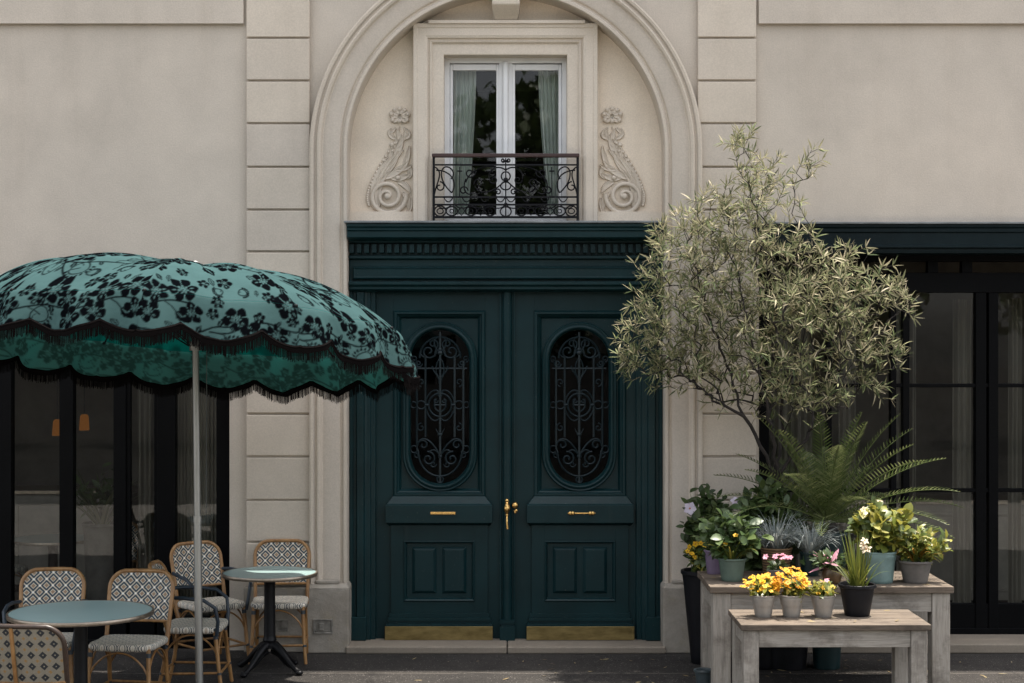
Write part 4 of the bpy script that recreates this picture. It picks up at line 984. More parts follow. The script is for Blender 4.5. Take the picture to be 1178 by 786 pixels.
# ================================================================== CHAIRS
def rz_(w, zt, r, zz):
    return w if zz <= zt-r else w-r+math.sqrt(max(0, r*r-(zz-(zt-r))**2))
def make_chair(label, loc, rz, arms=False, cross=False, wide=1.0, group='woven rattan cafe chairs'):
    c = thing('cafe_chair', label, 'chair', loc, rz, group)
    cane = M['darkcane'] if cross else M['cane']; W_ = .205*wide
    # seat: padded woven slab with rounded edge
    q = MB(); L = []
    out = []
    for i in range(40):
        a = 2*PI*i/40; ca, sa = math.cos(a), math.sin(a); ex_ = abs(ca)**.38*(1 if ca > 0 else -1); ey_ = abs(sa)**.38*(1 if sa > 0 else -1)
        out.append((ex_*(.205-.02*ey_*-1 if ey_ > 0 else .215)*wide, ey_*.205))
    for k, z_ in ((.90, .412), (.975, .418), (1.0, .432), (1.0, .447), (.97, .458), (.9, .462), (.6, .456), (.2, .452)): L.append([(u*k, v*k, z_) for u, v in out])
    q.loops(L, fill=True, fill0=True); q.build('seat', M['weave_seat'], c, smooth=50)
    zb, zt, rc = .555, .868, .10
    yb = lambda z_: .185+(z_-.45)*.27
    hw0 = lambda z_: (W_-.012)+.03*(z_-.45)
    q = MB(); nz, nx = 18, 16
    for off in (0, .010):
        vs = []
        for j in range(nz+1):
            z_ = zb+(zt-zb)*(1-(1-j/nz)**1.25); h = rz_(hw0(z_), zt, rc, z_)
            for i in range(nx+1):
                u = -1+2*i/nx; vs.append((h*u, yb(z_)-.035*(h*u/W_)**2+.012+off, z_))
        fs = [(j*(nx+1)+i, j*(nx+1)+i+1, (j+1)*(nx+1)+i+1, (j+1)*(nx+1)+i) for j in range(nz) for i in range(nx)]
        if off: fs = [f_[::-1] for f_ in fs]
        q.add(vs, fs)
    q.build('backrest', M['weave_cross'] if cross else M['weave_back'], c, smooth=60)
    # hooped back frame
    pts = []; zz_ = [.40, .48, .56, .64, .72, .768]
    fw = lambda z_: hw0(z_)+.008
    for z_ in zz_: pts.append((-fw(z_), yb(z_)-.03+.012, z_))
    ztp = .878
    for i in range(1, 8):
        a = PI-PI/2*i/8; pts.append((-fw(.77)+.108+.108*math.cos(a), yb(.77+.108*math.sin(a))-.03*(abs(-fw(.77)+.108+.108*math.cos(a))/W_)**2+.014, .77+.108*math.sin(a)))
    for i in range(1, 6):
        xx = (-fw(.77)+.108)*(1-i/3.0)
        pts.append((xx, yb(ztp)-.03*(xx/W_)**2+.014, ztp))
    half = [p for p in pts if p[0] < -1e-6]
    pts = half+[(0, yb(ztp)+.014, ztp)]+[(-p[0], p[1], p[2]) for p in half[::-1]]
    q = MB(); q.tube(pts, .0145, 9); bf = q.build('back_frame', cane, c, smooth=60)
    q = MB(); q.tube([(-fw(zb), yb(zb)-.014, zb), (0, yb(zb)+.016, zb-.004), (fw(zb), yb(zb)-.014, zb)], .010, 8)
    if cross:
        q.tube([(.03, yb(.45)+.03, .42), (.03, yb(.7)+.03, .7), (.03, yb(.87)+.02, .87)], .012, 8)
    q.build('back_rail', M['cane'], c, smooth=60)
    for sx_ in (-1, 1):
        for front in (1, 0):
            q = MB()
            if front: P_ = [(sx_*.185*wide, -.165, .43), (sx_*.195*wide, -.19, .2), (sx_*.21*wide, -.215, 0)]
            else: P_ = [(sx_*.185*wide, .165, .43), (sx_*.19*wide, .19, .2), (sx_*.195*wide, .235, 0)]
            q.tube(P_, [.0155, .0145, .0135], 9); lg = q.build('leg', M['cane'], c, smooth=60)
            a_, b_ = Vector(P_[0]), Vector(P_[1])
            q = MB(); q.tube([a_.lerp(b_, .12), a_.lerp(b_, .24)], .0175, 9); q.build('binding', M['navycane'], lg, smooth=60)
            q = MB(); q.tube([b_.lerp(Vector(P_[2]), .28), b_.lerp(Vector(P_[2]), .36)], .0165, 9); q.build('binding', M['navycane'], lg, smooth=60)
    q = MB(); zs = .135
    cr = [(sx_*.2*wide, sy) for sx_, sy in ((-1, -.2), (1, -.2), (1, .205), (-1, .205))]
    for i in range(4):
        a_, b_ = cr[i], cr[(i+1) % 4]; q.tube([(a_[0], a_[1], zs), (b_[0], b_[1], zs+.006)], .0095, 7)
    q.build('stretcher', M['cane'], c, smooth=60)
    q = MB()
    for i in range(4):
        a_, b_ = cr[i], cr[(i+1) % 4]; pts = []
        for k in range(13):
            t_ = k/12; h = .25+.155*(1-(2*t_-1)**2)**.75; pts.append(((a_[0]*(1-t_)+b_[0]*t_)*.955, (a_[1]*(1-t_)+b_[1]*t_)*.93, h))
        q.tube(pts, .007, 6)
    q.build('brace', M['cane'], c, smooth=60)
    if arms:
        for sx_ in (-1, 1):
            q = MB(); A = [(.205, .23, .67), (.245, .15, .675), (.262, .03, .672), (.258, -.10, .655), (.24, -.175, .60), (.215, -.19, .50), (.20, -.18, .40)]
            q.tube([(sx_*a_*wide, b_, z_) for a_, b_, z_ in A], .0135, 8); q.build('arm', M['navycane'], c, smooth=60)
    return c
make_chair('rattan side chair against the pilaster, behind the small round table', (-1.79, -.37, 0), R(4))
make_chair('rattan armchair with navy arms, angled in front of the cafe window', (-2.30, -.46, 0), R(38), arms=True)
make_chair('rattan chair turned sideways right beside the parasol pole, facing the small table', (-2.235, -1.42, 0), R(90), arms=True)
make_chair('rattan chair right behind the large round table, seat and lattice back both in view', (-2.56, -2.10, 0), R(-7), wide=1.06)
make_chair('rattan chair left behind the large round table, only its lattice back showing above it', (-3.13, -2.02, 0), R(6), arms=True)
make_chair('dark-rimmed chair seen from behind at the bottom left corner, with cross-patterned weave', (-2.70, -3.72, 0), R(174), cross=True, wide=1.2)
make_chair('armchair cut by the left edge of the picture, only a navy arm reaching in', (-3.46, -2.72, 0), R(84), arms=True)
make_chair('rattan chair inside the cafe, seen dimly through the dark glass', (-3.42, .95, 0), R(3))

# ================================================================== ROUND TABLES
def bistro(label, loc, r, rz, h=.735, group='round teal bistro tables', top='tabletop'):
    t_ = thing('bistro_table', label, 'table', loc, rz, group)
    q = MB(); q.lathe([(.001, h-.018), (r-.008, h-.018), (r-.006, h-.004), (r-.010, h), (.001, h)], n=72, cap=False); tp = q.build('tabletop', M['tabletop'], t_, smooth=40)
    q = MB(); q.lathe([(r-.012, h-.024), (r, h-.024), (r+.003, h-.016), (r+.003, h-.006), (r, h+.0015), (r-.012, h+.0015), (r-.012, h-.024)], n=72, cap=False); q.build('rim', M['rim'], tp, smooth=40)
    q = MB(); q.lathe([(.030, .17), (.058, .175), (.06, .20), (.045, .215), (.052, .235), (.046, .25), (.043, .27), (.041, h-.10), (.043, h-.06), (.05, h-.05), (.10, h-.03), (.105, h-.0185)], n=24, cap=False)
    q.build('column', M['castiron'], t_, smooth=40)
    for k in range(4):
        a = PI/4+k*PI/2; ca, sa = math.cos(a), math.sin(a); q = MB()
        pr = [(.02, .20), (.07, .185), (.13, .14), (.19, .085), (.24, .045), (.275, .025), (.30, .03)]
        q.tube([(ca*d, sa*d, z_) for d, z_ in pr], [.034, .03, .026, .022, .020, .022, .017], 8)
        q.tube([(ca*d, sa*d, z_) for d, z_ in ((.03, .15), (.09, .125), (.15, .075), (.20, .05))], [.02, .014, .012, .008], 6)
        q.ball((ca*.285, sa*.285, .020), .026, 1.15, 1.15, .75, n=10); q.ball((ca*.12, sa*.12, .155), .022, n=8)
        q.build('foot', M['castiron'], t_, smooth=60)
    return t_
bistro('small round teal table on a four-footed black iron base, near the pilaster', (-1.80, -.84, 0), .352, R(12))
bistro('large round teal table at the bottom left with chairs drawn up to it', (-2.74, -2.63, 0), .455, R(20))
bistro('round table inside the cafe behind the dark glass', (-4.0, 1.3, 0), .36, 0)

make_chair('dim rattan chair deep inside the cafe, left of the inside table', (-4.55, 1.5, 0), R(60))
make_chair('dim rattan chair beside the far cafe wall, under the amber lamps', (-2.6, 2.2, 0), R(-30))
bistro('small round table against the far cafe wall', (-3.1, 2.4, 0), .36, 0)
M['counter'] = mat_simple('dim_counter_paint', (.20, .18, .15, 1), .6, 0, .25, 4)
for lab, x0, x1, y in (('long dim counter inside the right shop, seen through the glass doors', 2.6, 6.4, 2.3), ('dim bar counter at the back of the cafe on the left', -6.5, -3.7, 3.3)):
    t_ = thing('shop_counter', lab, 'counter', ((x0+x1)/2, y, 0)); hw_ = (x1-x0)/2
    q = MB(); q.box(-hw_, hw_, -.3, .3, .96, 1.0); q.build('countertop', M['rim'], t_, bevel=.006)
    q = MB(); q.box(-hw_+.04, hw_-.04, -.26, .26, .08, .958); [q.mould(-hw_+.1+i*(2*hw_-.2)/5, -hw_+.04+(i+1)*(2*hw_-.2)/5, .16, .88, [(0, -.262), (.0, -.275), (.02, -.275), (.03, -.264)]) for i in range(5)]; q.build('front_panel', M['counter'], t_, bevel=.004)
    q = MB(); q.box(-hw_+.07, hw_-.07, -.23, .23, 0, .079); q.build('plinth', M['blackpaint'], t_)
# ================================================================== WOODEN TABLES
def wood_table(name, label, cat, x0, x1, y0, y1, h, leg, apron, th, nplank):
    cx_, cy_ = (x0+x1)/2, (y0+y1)/2; hx, hy = (x1-x0)/2, (y1-y0)/2
    t_ = thing(name, label, cat, (cx_, cy_, 0)); q = MB(); r_ = random.Random(int(h*100))
    for i in range(nplank):
        a_ = -hy+2*hy*i/nplank; b_ = -hy+2*hy*(i+1)/nplank-.005; dx_ = r_.uniform(-.003, .003); dz_ = r_.uniform(-.0015, .0015)
        q.box(-hx+dx_, hx+dx_, a_, b_, h-th+dz_, h+dz_)
    q.build('tabletop', M['wood_top'], t_, bevel=.004)
    ins = .022
    for sx_ in (-1, 1):
        for sy in (-1, 1):
            q = MB(); xa, xb = sx_*(hx-ins), sx_*(hx-ins-leg); ya, yb_ = sy*(hy-ins), sy*(hy-ins-leg)
            q.box(xa, xb, ya, yb_, 0, h-th-.002); q.build('leg', M['wood_v'], t_, bevel=.005)
    for sy in (-1, 1):
        q = MB(); q.box(-hx+ins+leg+.001, hx-ins-leg-.001, sy*(hy-ins-.012), sy*(hy-ins-.04), h-th-apron, h-th-.003); q.build('apron', M['wood_h'], t_, bevel=.003)
    for sx_ in (-1, 1):
        q = MB(); q.box(sx_*(hx-ins-.012), sx_*(hx-ins-.04), -hy+ins+leg+.001, hy-ins-leg-.001, h-th-apron, h-th-.003); q.build('apron', M['wood_h'], t_, bevel=.003)
    return t_
HB, HS = .75, .62
wood_table('wooden_table', 'large weathered wooden table crowded with potted plants beside the green door', 'table', 1.373, 3.065, -1.67, -.87, HB, .125, .135, .045, 6)
wood_table('wooden_bench', 'low weathered wooden bench carrying three zinc pots and one black pot', 'bench', 1.478, 2.708, -2.45, -1.84, HS, .10, .115, .038, 5)
# ================================================================== PLANTS
def on(px, py, h):                                    # a point on a horizontal surface of height h seen at (px, py)
    s = (py-393)/(CAM_Z-h); y = FPX/s+CAM_Y; return ((px-589)/s, y, h)
def pot(parent, mt, rt_, rb_, h, lip=.006, lipw=.008, bands=(), name='pot', ball=False, soil=True):
    q = MB(); pr = [(.001, 0), (rb_*.96, 0), (rb_, .004)]
    if ball: pr += [(rb_+(rt_-rb_)*math.sin(PI*t)*1.6+(rt_-rb_)*t*.35, h*t) for t in (.15, .3, .45, .6, .75, .9)]
    n = 10
    if not ball:
        for i in range(1, n):
            t = i/n; r = rb_+(rt_-rb_)*t; bump_ = sum(.004 for b in bands if abs(t-b) < .06); pr.append((r+bump_, h*t))
    pr += [(rt_, h-lip*3.2), (rt_+lip, h-lip*2.6), (rt_+lip, h-lip*.4), (rt_+lip*.5, h), (rt_-lipw*.6, h-.002), (rt_-lipw, h-.02), (rt_-lipw, h-.03)]
    q.lathe(pr, n=40, cap=False); o = q.build(name, mt, parent, smooth=40)
    if soil:
        q = MB(); r = rt_-lipw; nn = 24; q.v = [(0, 0, h-.018)]+[(r*math.cos(2*PI*i/nn), r*math.sin(2*PI*i/nn), h-.026) for i in range(nn)]; q.f = [(0, 1+i, 1+(i+1) % nn) for i in range(nn)]; q.m = [0]*nn
        q.build('soil', M['soil'], o)
    return o
def rv(r_, up=0): 
    while True:
        v = Vector((r_.uniform(-1, 1), r_.uniform(-1, 1), r_.uniform(-1, 1)))
        if .05 < v.length < 1: 
            v.normalize(); v.z += up; return v.normalized()
def stems_leaves(parent, seed, z0, ctr, rad, nst, leaves, L, W, mt, smt=None, spread=.05, bend=.25, wide=.45, seg=4, fold=.2, droop=0, name='foliage', start=.35, up=.3, face=.5):
    """stems fan out from the pot mouth to an ellipsoid of tips; leaves ring each stem"""
    r_ = random.Random(seed); q = MB(); s_ = MB()
    for i in range(nst):
        v = rv(r_); tip = Vector((ctr[0]+v.x*rad[0]*r_.uniform(.55, 1), ctr[1]+v.y*rad[1]*r_.uniform(.55, 1), ctr[2]+v.z*rad[2]*r_.uniform(.5, 1)))
        b = Vector((r_.uniform(-spread, spread), r_.uniform(-spread, spread), z0))
        mid = b.lerp(tip, .5)+Vector((0, 0, .12*(tip-b).length)); P_ = [b*(1-t)**2+mid*2*t*(1-t)+tip*t*t for t in [k/6 for k in range(7)]]
        s_.tube(P_, [.0035-.0004*k for k in range(7)], 5)
        for k in range(leaves):
            t = start+(1-start)*(k+r_.random()*.8)/leaves; t = min(t, 1); p = b*(1-t)**2+mid*2*t*(1-t)+tip*t*t
            ax = (tip-b).normalized(); d = (rv(r_)+ax*.35); d.z += up-droop; d.normalize()
            nn = Vector((0, -face, 1)) + rv(r_)*.6
            sz = r_.uniform(.65, 1.15); q.leaf(p, d, nn, L*sz, W*sz, bend*r_.uniform(.2, 1.3), seg, 0, wide, fold)
    s_.build('stems', smt or M['midleaf'], parent, smooth=60)
    return q.build(name, mt, parent, smooth=50)
def blades(parent, seed, z0, n, L, W, mt, r0=.04, lean=(.1, .9), bend=(.1, .9), name='blades', seg=7, upb=1.0):
    r_ = random.Random(seed); q = MB()
    for i in range(n):
        a = r_.random()*2*PI; ln = r_.uniform(*lean); d0 = Vector((math.cos(a)*ln, math.sin(a)*ln, upb)).normalized(); LL = L*r_.uniform(.6, 1.1); bd = r_.uniform(*bend)
        p = Vector((math.cos(a)*r0*r_.random(), math.sin(a)*r0*r_.random(), z0)); out = Vector((math.cos(a), math.sin(a), 0)); d = d0.copy(); sd = Vector((-math.sin(a), math.cos(a), 0)); vs = []
        for k in range(seg+1):
            t = k/seg; w = W*.5*(1-t**2.2)+.0004; up = d.cross(sd); vs += [p-sd*w, p+up*w*.35, p+sd*w] if W > .006 else [p-sd*w, p+sd*w]
            p = p+d*(LL/seg); d = (d+(out*.35-Vector((0,0,1)))*bd*t*1.6/seg*2).normalized()
        m = 3 if W > .006 else 2; q.add(vs, [(k*m+j, k*m+j+1, (k+1)*m+j+1, (k+1)*m+j) for k in range(seg) for j in range(m-1)])
    return q.build(name, mt, parent, smooth=60)
def flower_mesh(name, mt, np_, L, W, eye=.005, cup=.35, bend=.3, eyem=None, seg=3, wide=.6):
    q = MB()
    for i in range(np_):
        a = 2*PI*i/np_; d = Vector((math.cos(a), math.sin(a), cup)); q.leaf(d*eye*.4, d, Vector((-math.cos(a)*cup, -math.sin(a)*cup, 1)), L, W, bend, seg, 0, wide, .1)
    q.ball((0, 0, eye*.5), eye, n=8, mi=1); me = q.build(name, [mt, eyem or M['flower_eye']]); d_ = me.data; bpy.data.objects.remove(me); return d_
FM = {k: flower_mesh('flower', M['petal_'+k], n, L, W, e, c_, b) for k, n, L, W, e, c_, b in (('y', 5, .019, .017, .004, .35, .3), ('o', 5, .019, .017, .004, .35, .3), ('p', 5, .02, .016, .003, .7, .5), ('w', 5, .045, .040, .006, .3, .25), ('c', 5, .034, .022, .005, .4, .4))}
def flowers(parent, kind, spots, seed=1, scale=1.0, face=(0, -.5, 1), label=None):
    r_ = random.Random(seed)
    for p in spots:
        o = bpy.data.objects.new('flower', FM[kind]); C.objects.link(o); o.parent = parent; o.location = p
        nn = (Vector(face)+rv(r_)*.55).normalized(); o.rotation_mode = 'QUATERNION'; o.rotation_quaternion = nn.to_track_quat('Z', 'Y') @ Matrix.Rotation(r_.random()*6, 3, 'Z').to_quaternion(); s_ = scale*r_.uniform(.8, 1.2); o.scale = (s_, s_, s_)
        if label: o['label'] = label
def dome(seed, n, ctr, rad, lo=-.2):
    r_ = random.Random(seed); L = []
    while len(L) < n:
        v = rv(r_)
        if v.z > lo and v.y < .7: L.append((ctr[0]+v.x*rad[0]*r_.uniform(.7, 1), ctr[1]+v.y*rad[1]*r_.uniform(.7, 1), ctr[2]+v.z*rad[2]*r_.uniform(.6, 1)))
    return L
def pp(label, loc, rz=0, group=None, name='potted_plant'): return thing(name, label, 'potted plant', loc, rz, group)

# --- three zinc pots on the bench
ZG = 'zinc pots of flowers on the low bench'
zc = [(878, 'zinc pot of yellow flowers at the left end of the bench row', 'y', 64), (910.5, 'zinc pot topped by the tallest orange-yellow flowers, middle of the three on the bench', 'o', 34), (947, 'zinc pot with mostly yellow-green leaves and few flowers, next to the black pot', None, 0)]
for i, (px, lab, kd, n) in enumerate(zc):
    p = pp(lab, on(px, 709.5, HS+.001), .4*i, ZG); pot(p, M['zinc'], .080, .054, .148, .004, .006, (.62, .8))
    stems_leaves(p, 40+i, .12, (0, 0, .19 if i < 2 else .18), (.11, .10, .07), 26, 6, .055, .03, M['limeleaf'], bend=.2, spread=.045)
    if kd:
        flowers(p, kd, dome(50+i, n, (-.01, 0, .20), (.145, .12, .085 if i == 0 else .14)), 60+i, .92, label='orange flower' if kd == 'o' else None)
        if i == 1: flowers(p, 'y', dome(57, 44, (0, -.01, .215), (.13, .12, .13)), 66, .95, label='yellow flower')
        else: flowers(p, 'o', dome(58, 10, (.03, 0, .21), (.12, .11, .08)), 67, .9, label='orange flower')
    else:
        flowers(p, 'y', dome(55, 7, (0, 0, .17), (.10, .09, .05)), 65, .8); flowers(p, 'p', [(-.02, -.04, .245), (.01, -.03, .25), (-.035, -.01, .235)], 3, .8)
# --- black pot with spiky shoots
p = pp('black plastic pot of upright spiky shoots on the bench', on(986, 708, HS+.001)); pot(p, M['blackpot'], .118, .082, .212, .008, .010)
blades(p, 5, .18, 34, .40, .016, M['grassblade'], .05, (.02, .32), (.0, .25)); blades(p, 6, .18, 26, .25, .012, M['grassblade'], .06, (.3, 1.0), (.2, .9))
flowers(p, 'c', [(.035, -.03, .47), (.045, -.03, .50), (.052, -.04, .445)], 4, 1.0); q = MB(); q.tube([(.01, 0, .19), (.03, -.01, .35), (.045, -.03, .49)], .003, 5); q.build('flower_stem', M['midleaf'], p)
# --- pots on the large table
p = pp('pale teal bucket full of broad yellow-green leaves', on(1012.5, 670, HB+.001)); pot(p, M['tealpot'], .112, .088, .222, .005, .006, (.86,), name='bucket')
stems_leaves(p, 11, .2, (0, 0, .41), (.25, .16, .18), 84, 5, .095, .066, M['limeleaf'], bend=.3, spread=.07, wide=.5)
flowers(p, 'c', [(-.02, -.08, .58), (-.13, -.06, .52), (.13, -.06, .50)], 5, .75)
p = pp('grey clay pot of grassy leaves with orange tips at the right end of the table', on(1053, 670, HB+.001)); pot(p, M['greypot'], .116, .082, .158, .006, .010)
stems_leaves(p, 12, .14, (.03, 0, .28), (.24, .15, .14), 76, 6, .085, .034, M['limeleaf'], bend=.35, spread=.07); blades(p, 13, .14, 60, .24, .013, M['grassblade'], .06, (.4, 1.4), (.5, 1.3))
blades(p, 131, .14, 26, .24, .012, mat_leaf('orange_tipped_blades', [(.16,.12,.02,1), (.32,.18,.03,1), (.45,.22,.04,1)], .45, .25), .06, (.5, 1.5), (.6, 1.3)); flowers(p, 'c', [(.0, -.05, .36), (.17, -.03, .25)], 6, .6)
p = pp('grey-green glazed pot of large oval leaves at the left end of the table', on(842, 668, HB+.001)); pot(p, M['greenpot'], .097, .075, .163, .005, .008)
stems_leaves(p, 14, .14, (.0, .03, .34), (.26, .17, .16), 62, 5, .10, .062, M['midleaf'], bend=.3, spread=.05, wide=.5)
blades(p, 15, .14, 26, .24, .016, M['limeleaf'], .05, (.4, 1.3), (.5, 1.2)); flowers(p, 'y', [(.01, -.12, .335), (-.06, -.1, .27)], 7, 1.0)
p = pp('lilac pot with dark leaves behind the grey-green pot', on(822, 660, HB+.001)); pot(p, M['lilacpot'], .075, .055, .175, .004, .007)
stems_leaves(p, 16, .15, (.03, .02, .24), (.13, .10, .09), 20, 5, .07, .045, M['glossy'], spread=.03)
p = pp('wicker basket of silvery arching grass', on(893, 661, HB+.001)); pot(p, M['wicker'], .112, .095, .20, .006, .010, name='basket')
blades(p, 17, .185, 210, .32, .0095, M['silver'], .08, (.15, 1.3), (.35, 1.5), seg=8)
p = pp('spilling silver grass in a small dark pot, right of the wicker basket', on(932, 662, HB+.001)); pot(p, M['petrol'], .075, .06, .17, .004, .007)
blades(p, 18, .16, 130, .32, .0085, M['silver'], .05, (.2, 1.2), (.6, 1.8), seg=8); stems_leaves(p, 181, .15, (0, -.06, .12), (.12, .06, .05), 9, 4, .06, .042, M['midleaf'], spread=.03)
p = pp('round brown bronze bowl with a few pinkish leaves', on(957, 671.5, HB+.001)); pot(p, M['bronze'], .062, .052, .118, .004, .006, ball=True, name='bowl')
stems_leaves(p, 19, .10, (.0, -.0, .17), (.17, .12, .08), 24, 5, .075, .028, M['midleaf'], spread=.03); stems_leaves(p, 191, .10, (-.03, -.04, .17), (.08, .06, .05), 5, 3, .12, .026, M['petal_p'], spread=.03, name='pink_leaves')
p = pp('small pot of pink cyclamen flowers behind the yellow flowers', on(893, 673, HB+.001)); pot(p, M['greypot'], .062, .048, .11, .004, .006)
stems_leaves(p, 20, .10, (0, 0, .14), (.09, .07, .03), 10, 3, .05, .045, M['glossy'], spread=.03); flowers(p, 'p', dome(21, 22, (.0, -.02, .19), (.105, .07, .022)), 8, .85)
# --- floor planters behind the table
GY = -.52
p = pp('tall black planter of climbing plant with lilac-white flowers beside the arch', (X(808, GY), GY, 0), name='planter'); pot(p, M['blackpot'], .155, .085, .71, .01, .014)
stems_leaves(p, 22, .68, (.03, .02, 1.10), (.19, .16, .36), 90, 9, .085, .044, M['glossy'], bend=.25, spread=.08, start=.25)
stems_leaves(p, 23, .68, (.12, -.10, 1.0), (.24, .14, .20), 40, 6, .095, .05, M['midleaf'], bend=.3, spread=.08)
for k_, (px, py) in enumerate(((791, 585), (846, 580), (853, 594), (849, 604), (843, 577))): flowers(p, 'w', [(X(px, GY)-X(808, GY), -.16, Z(py, GY-.16))], 30+k_, 1.05 if k_ < 3 else .8, (0, -1, .3))
stems_leaves(p, 24, .68, (-.05, -.12, .83), (.12, .10, .14), 26, 6, .045, .022, M['limeleaf'], spread=.06)
flowers(p, 'y', [(X(a_, GY-.2)-X(808, GY), -.2, Z(b_, GY-.2)) for a_, b_ in ((793, 629), (800, 626), (806, 625), (796, 637), (799, 641), (812, 627), (791, 634))], 9, 1.15, (0, -1, .5), label='small yellow flower')
p = pp('dark green shrub with glossy leaves under the tree', (X(878, -.70), -.70, 0)); pot(p, M['blackpot'], .13, .10, .36, .01, .012)
stems_leaves(p, 25, .33, (.05, -.02, 1.12), (.30, .18, .36), 120, 8, .115, .054, M['glossy'], bend=.25, spread=.07, start=.4)
stems_leaves(p, 252, .33, (-.02, -.10, 1.12), (.30, .14, .32), 80, 6, .10, .05, M['midleaf'], bend=.3, spread=.07, start=.5)
blades(p, 251, .9, 40, .34, .018, M['frond'], .18, (.1, .9), (.1, .5))
# --- cycad
CYX, CYY = X(951, -.70), -.70
p = pp('cycad palm with stiff feathery fronds in a petrol blue planter', (CYX, CYY, 0), name='cycad'); pot(p, M['petrol'], .142, .10, 1.02, .01, .014)
q = MB(); q.lathe([(.07, 0), (.085, .04), (.075, .09), (.04, .12), (.002, .13)], (0, 0, .99), 14); q.build('trunk', M['bark'], p, smooth=60)
r_ = random.Random(31)
for i in range(46):
    a = i*2.39996+.3; el = R(4+72*((i+.5)/46)**1.2); LL = r_.uniform(.86, 1.08); q = MB()
    if math.sin(a) > .35: LL *= .62
    d = Vector((math.cos(a)*math.cos(el), math.sin(a)*math.cos(el)*.75, math.sin(el))).normalized(); pos = Vector((0, 0, 1.09)); out = Vector((math.cos(a), math.sin(a), 0)); sd = Vector((-math.sin(a), math.cos(a), 0)); pts = []; n = 34
    for k in range(n+1):
        pts.append(pos.copy()); pos = pos+d*(LL/n); d = (d+(out*.25-Vector((0,0,1)))*(.020+.016*(1-math.sin(el)))*(k/n+.2)).normalized()
    q.tube(pts, [.005*(1-.75*k/n)+.001 for k in range(n+1)], 5)
    for k in range(5, n+1):
        tg = (pts[k]-pts[k-1]).normalized(); up = tg.cross(sd).normalized(); t = k/n; lf = .115*(math.sin(PI*min(1, .14+t*.84)))**.6*r_.uniform(.9, 1.1)
        for s_ in (-1, 1):
            for h_ in (0,):
                q.leaf(pts[k]-(pts[k]-pts[k-1])*h_, sd*s_+tg*(.30+.45*t)+up*.50, up, lf, .0115, .12, 3, 0, .3)
    q.build('frond', M['frond'], p)
p = pp('leafy houseplant inside the cafe, dim behind the glass', (X(117, .6), .6, 0)); pot(p, M['greypot'], .15, .11, .95, .01, .012)
blades(p, 71, .92, 40, .55, .03, M['frond'], .06, (.2, 1.2), (.3, 1.2)); stems_leaves(p, 72, .92, (0, 0, 1.25), (.25, .2, .2), 20, 5, .12, .05, M['midleaf'])
# --- the sign card on its stick
sx0, sz0, sy0 = X(960, -.62), Z(583, -.62), -.62
p = thing('plant_sign', 'small grey plastic card sign on a stick in front of the cycad', 'sign', (sx0, sy0, HB))
zc_ = sz0-HB
q = MB(); q.box(-.082, .055, -.004, .004, zc_-.045, zc_+.045); co = q.build('card', M['card'], p, bevel=.002)
q = MB(); q.box(.058, .084, -.003, .010, zc_-.046, zc_+.046); q.build('card_edge', M['card'], p, bevel=.002)
q = MB(); q.box(-.006, .006, .005, .011, .0-.0, zc_+.03); q.build('stick', M['wood_v'], p)
r_ = random.Random(2)
for row, (zz, x0, x1) in enumerate(((zc_+.012, -.05, .022), (zc_-.006, -.052, .03), (zc_-.022, -.04, .012))):
    q = MB(); xx = x0
    while xx < x1:
        h = r_.choice((.008, .011, .008)); q.box(xx, xx+.002, -.0056, -.0041, zz, zz+h); 
        if r_.random() < .6: q.box(xx, xx+.006, -.0056, -.0041, zz+(0 if r_.random() < .5 else .006), zz+(0.002 if False else .008))
        xx += r_.choice((.009, .009, .014))
    q.build('lettering', M['ink'], co)
# --- little blue-grey pot on the ground
p = thing('glazed_pot', 'small blue-grey glazed pot on the ground at the left leg of the tables', 'pot', (X(809, -1.42)+.0, -1.42, 0)); pot(p, mat_simple('blue_grey_glaze', (.05,.065,.07,1), .3, 0, .3, 12), .062, .045, .13, .006, .008)

# ================================================================== TREE
TY = -.68
tree = thing('potted_tree', 'tall multi-stemmed tree with narrow sage leaves, in a black pot behind the table', 'tree', (X(903, TY), TY, 0))
pot(tree, M['blackpot'], .20, .155, .44, .012, .016)
r_ = random.Random(5); OX = X(903, TY)
def TP(px, py, dy=0): return np.array([X(px, TY)-OX, dy, Z(py, TY)])
nodes = []; par_ = []
def addchain(pts, parent, m=1):
    last = parent
    for p_ in pts:
        nodes.append(np.array(p_, float)); par_.append(last); last = len(nodes)-1
    return last
def interp(wps, step=.07):
    out = []
    for a_, b_ in zip(wps[:-1], wps[1:]):
        L = np.linalg.norm(b_-a_); k = max(1, int(L/step)); out += [a_+(b_-a_)*i/k for i in range(1, k+1)]
    return out
root = addchain([np.array([0, 0, .40])], -1)
fork = addchain(interp([nodes[0], TP(905, 640), TP(902, 585), TP(893, 548, -.02)]), root)
def limb(start, wps, wob=.012):
    pts = interp([nodes[start]]+wps); pts = [p_+np.array([r_.gauss(0, wob), r_.gauss(0, wob), 0]) for p_ in pts]; return addchain(pts, start)
l1 = limb(fork, [TP(872, 512, -.08), TP(852, 478, -.14)]); l1a = limb(l1, [TP(815, 455, -.2), TP(775, 425, -.22), TP(745, 400, -.2)]); l1b = limb(l1, [TP(838, 430, -.12), TP(815, 370, -.1), TP(795, 300, -.05), TP(780, 245, 0)])
l2 = limb(fork, [TP(898, 500, .04), TP(905, 460, .08)]); l2a = limb(l2, [TP(890, 400, .06), TP(872, 320, .02), TP(868, 240, 0), TP(856, 160, 0)]); l2b = limb(l2, [TP(925, 415, .1), TP(930, 350, .1), TP(915, 280, .05), TP(912, 200, 0)])
l3 = limb(fork, [TP(925, 505, -.08), TP(958, 450, -.14)]); l3a = limb(l3, [TP(985, 405, -.18), TP(1015, 370, -.18), TP(1050, 345, -.15)]); l3b = limb(l3, [TP(965, 395, -.1), TP(955, 330, -.1), TP(945, 290, -.08)])
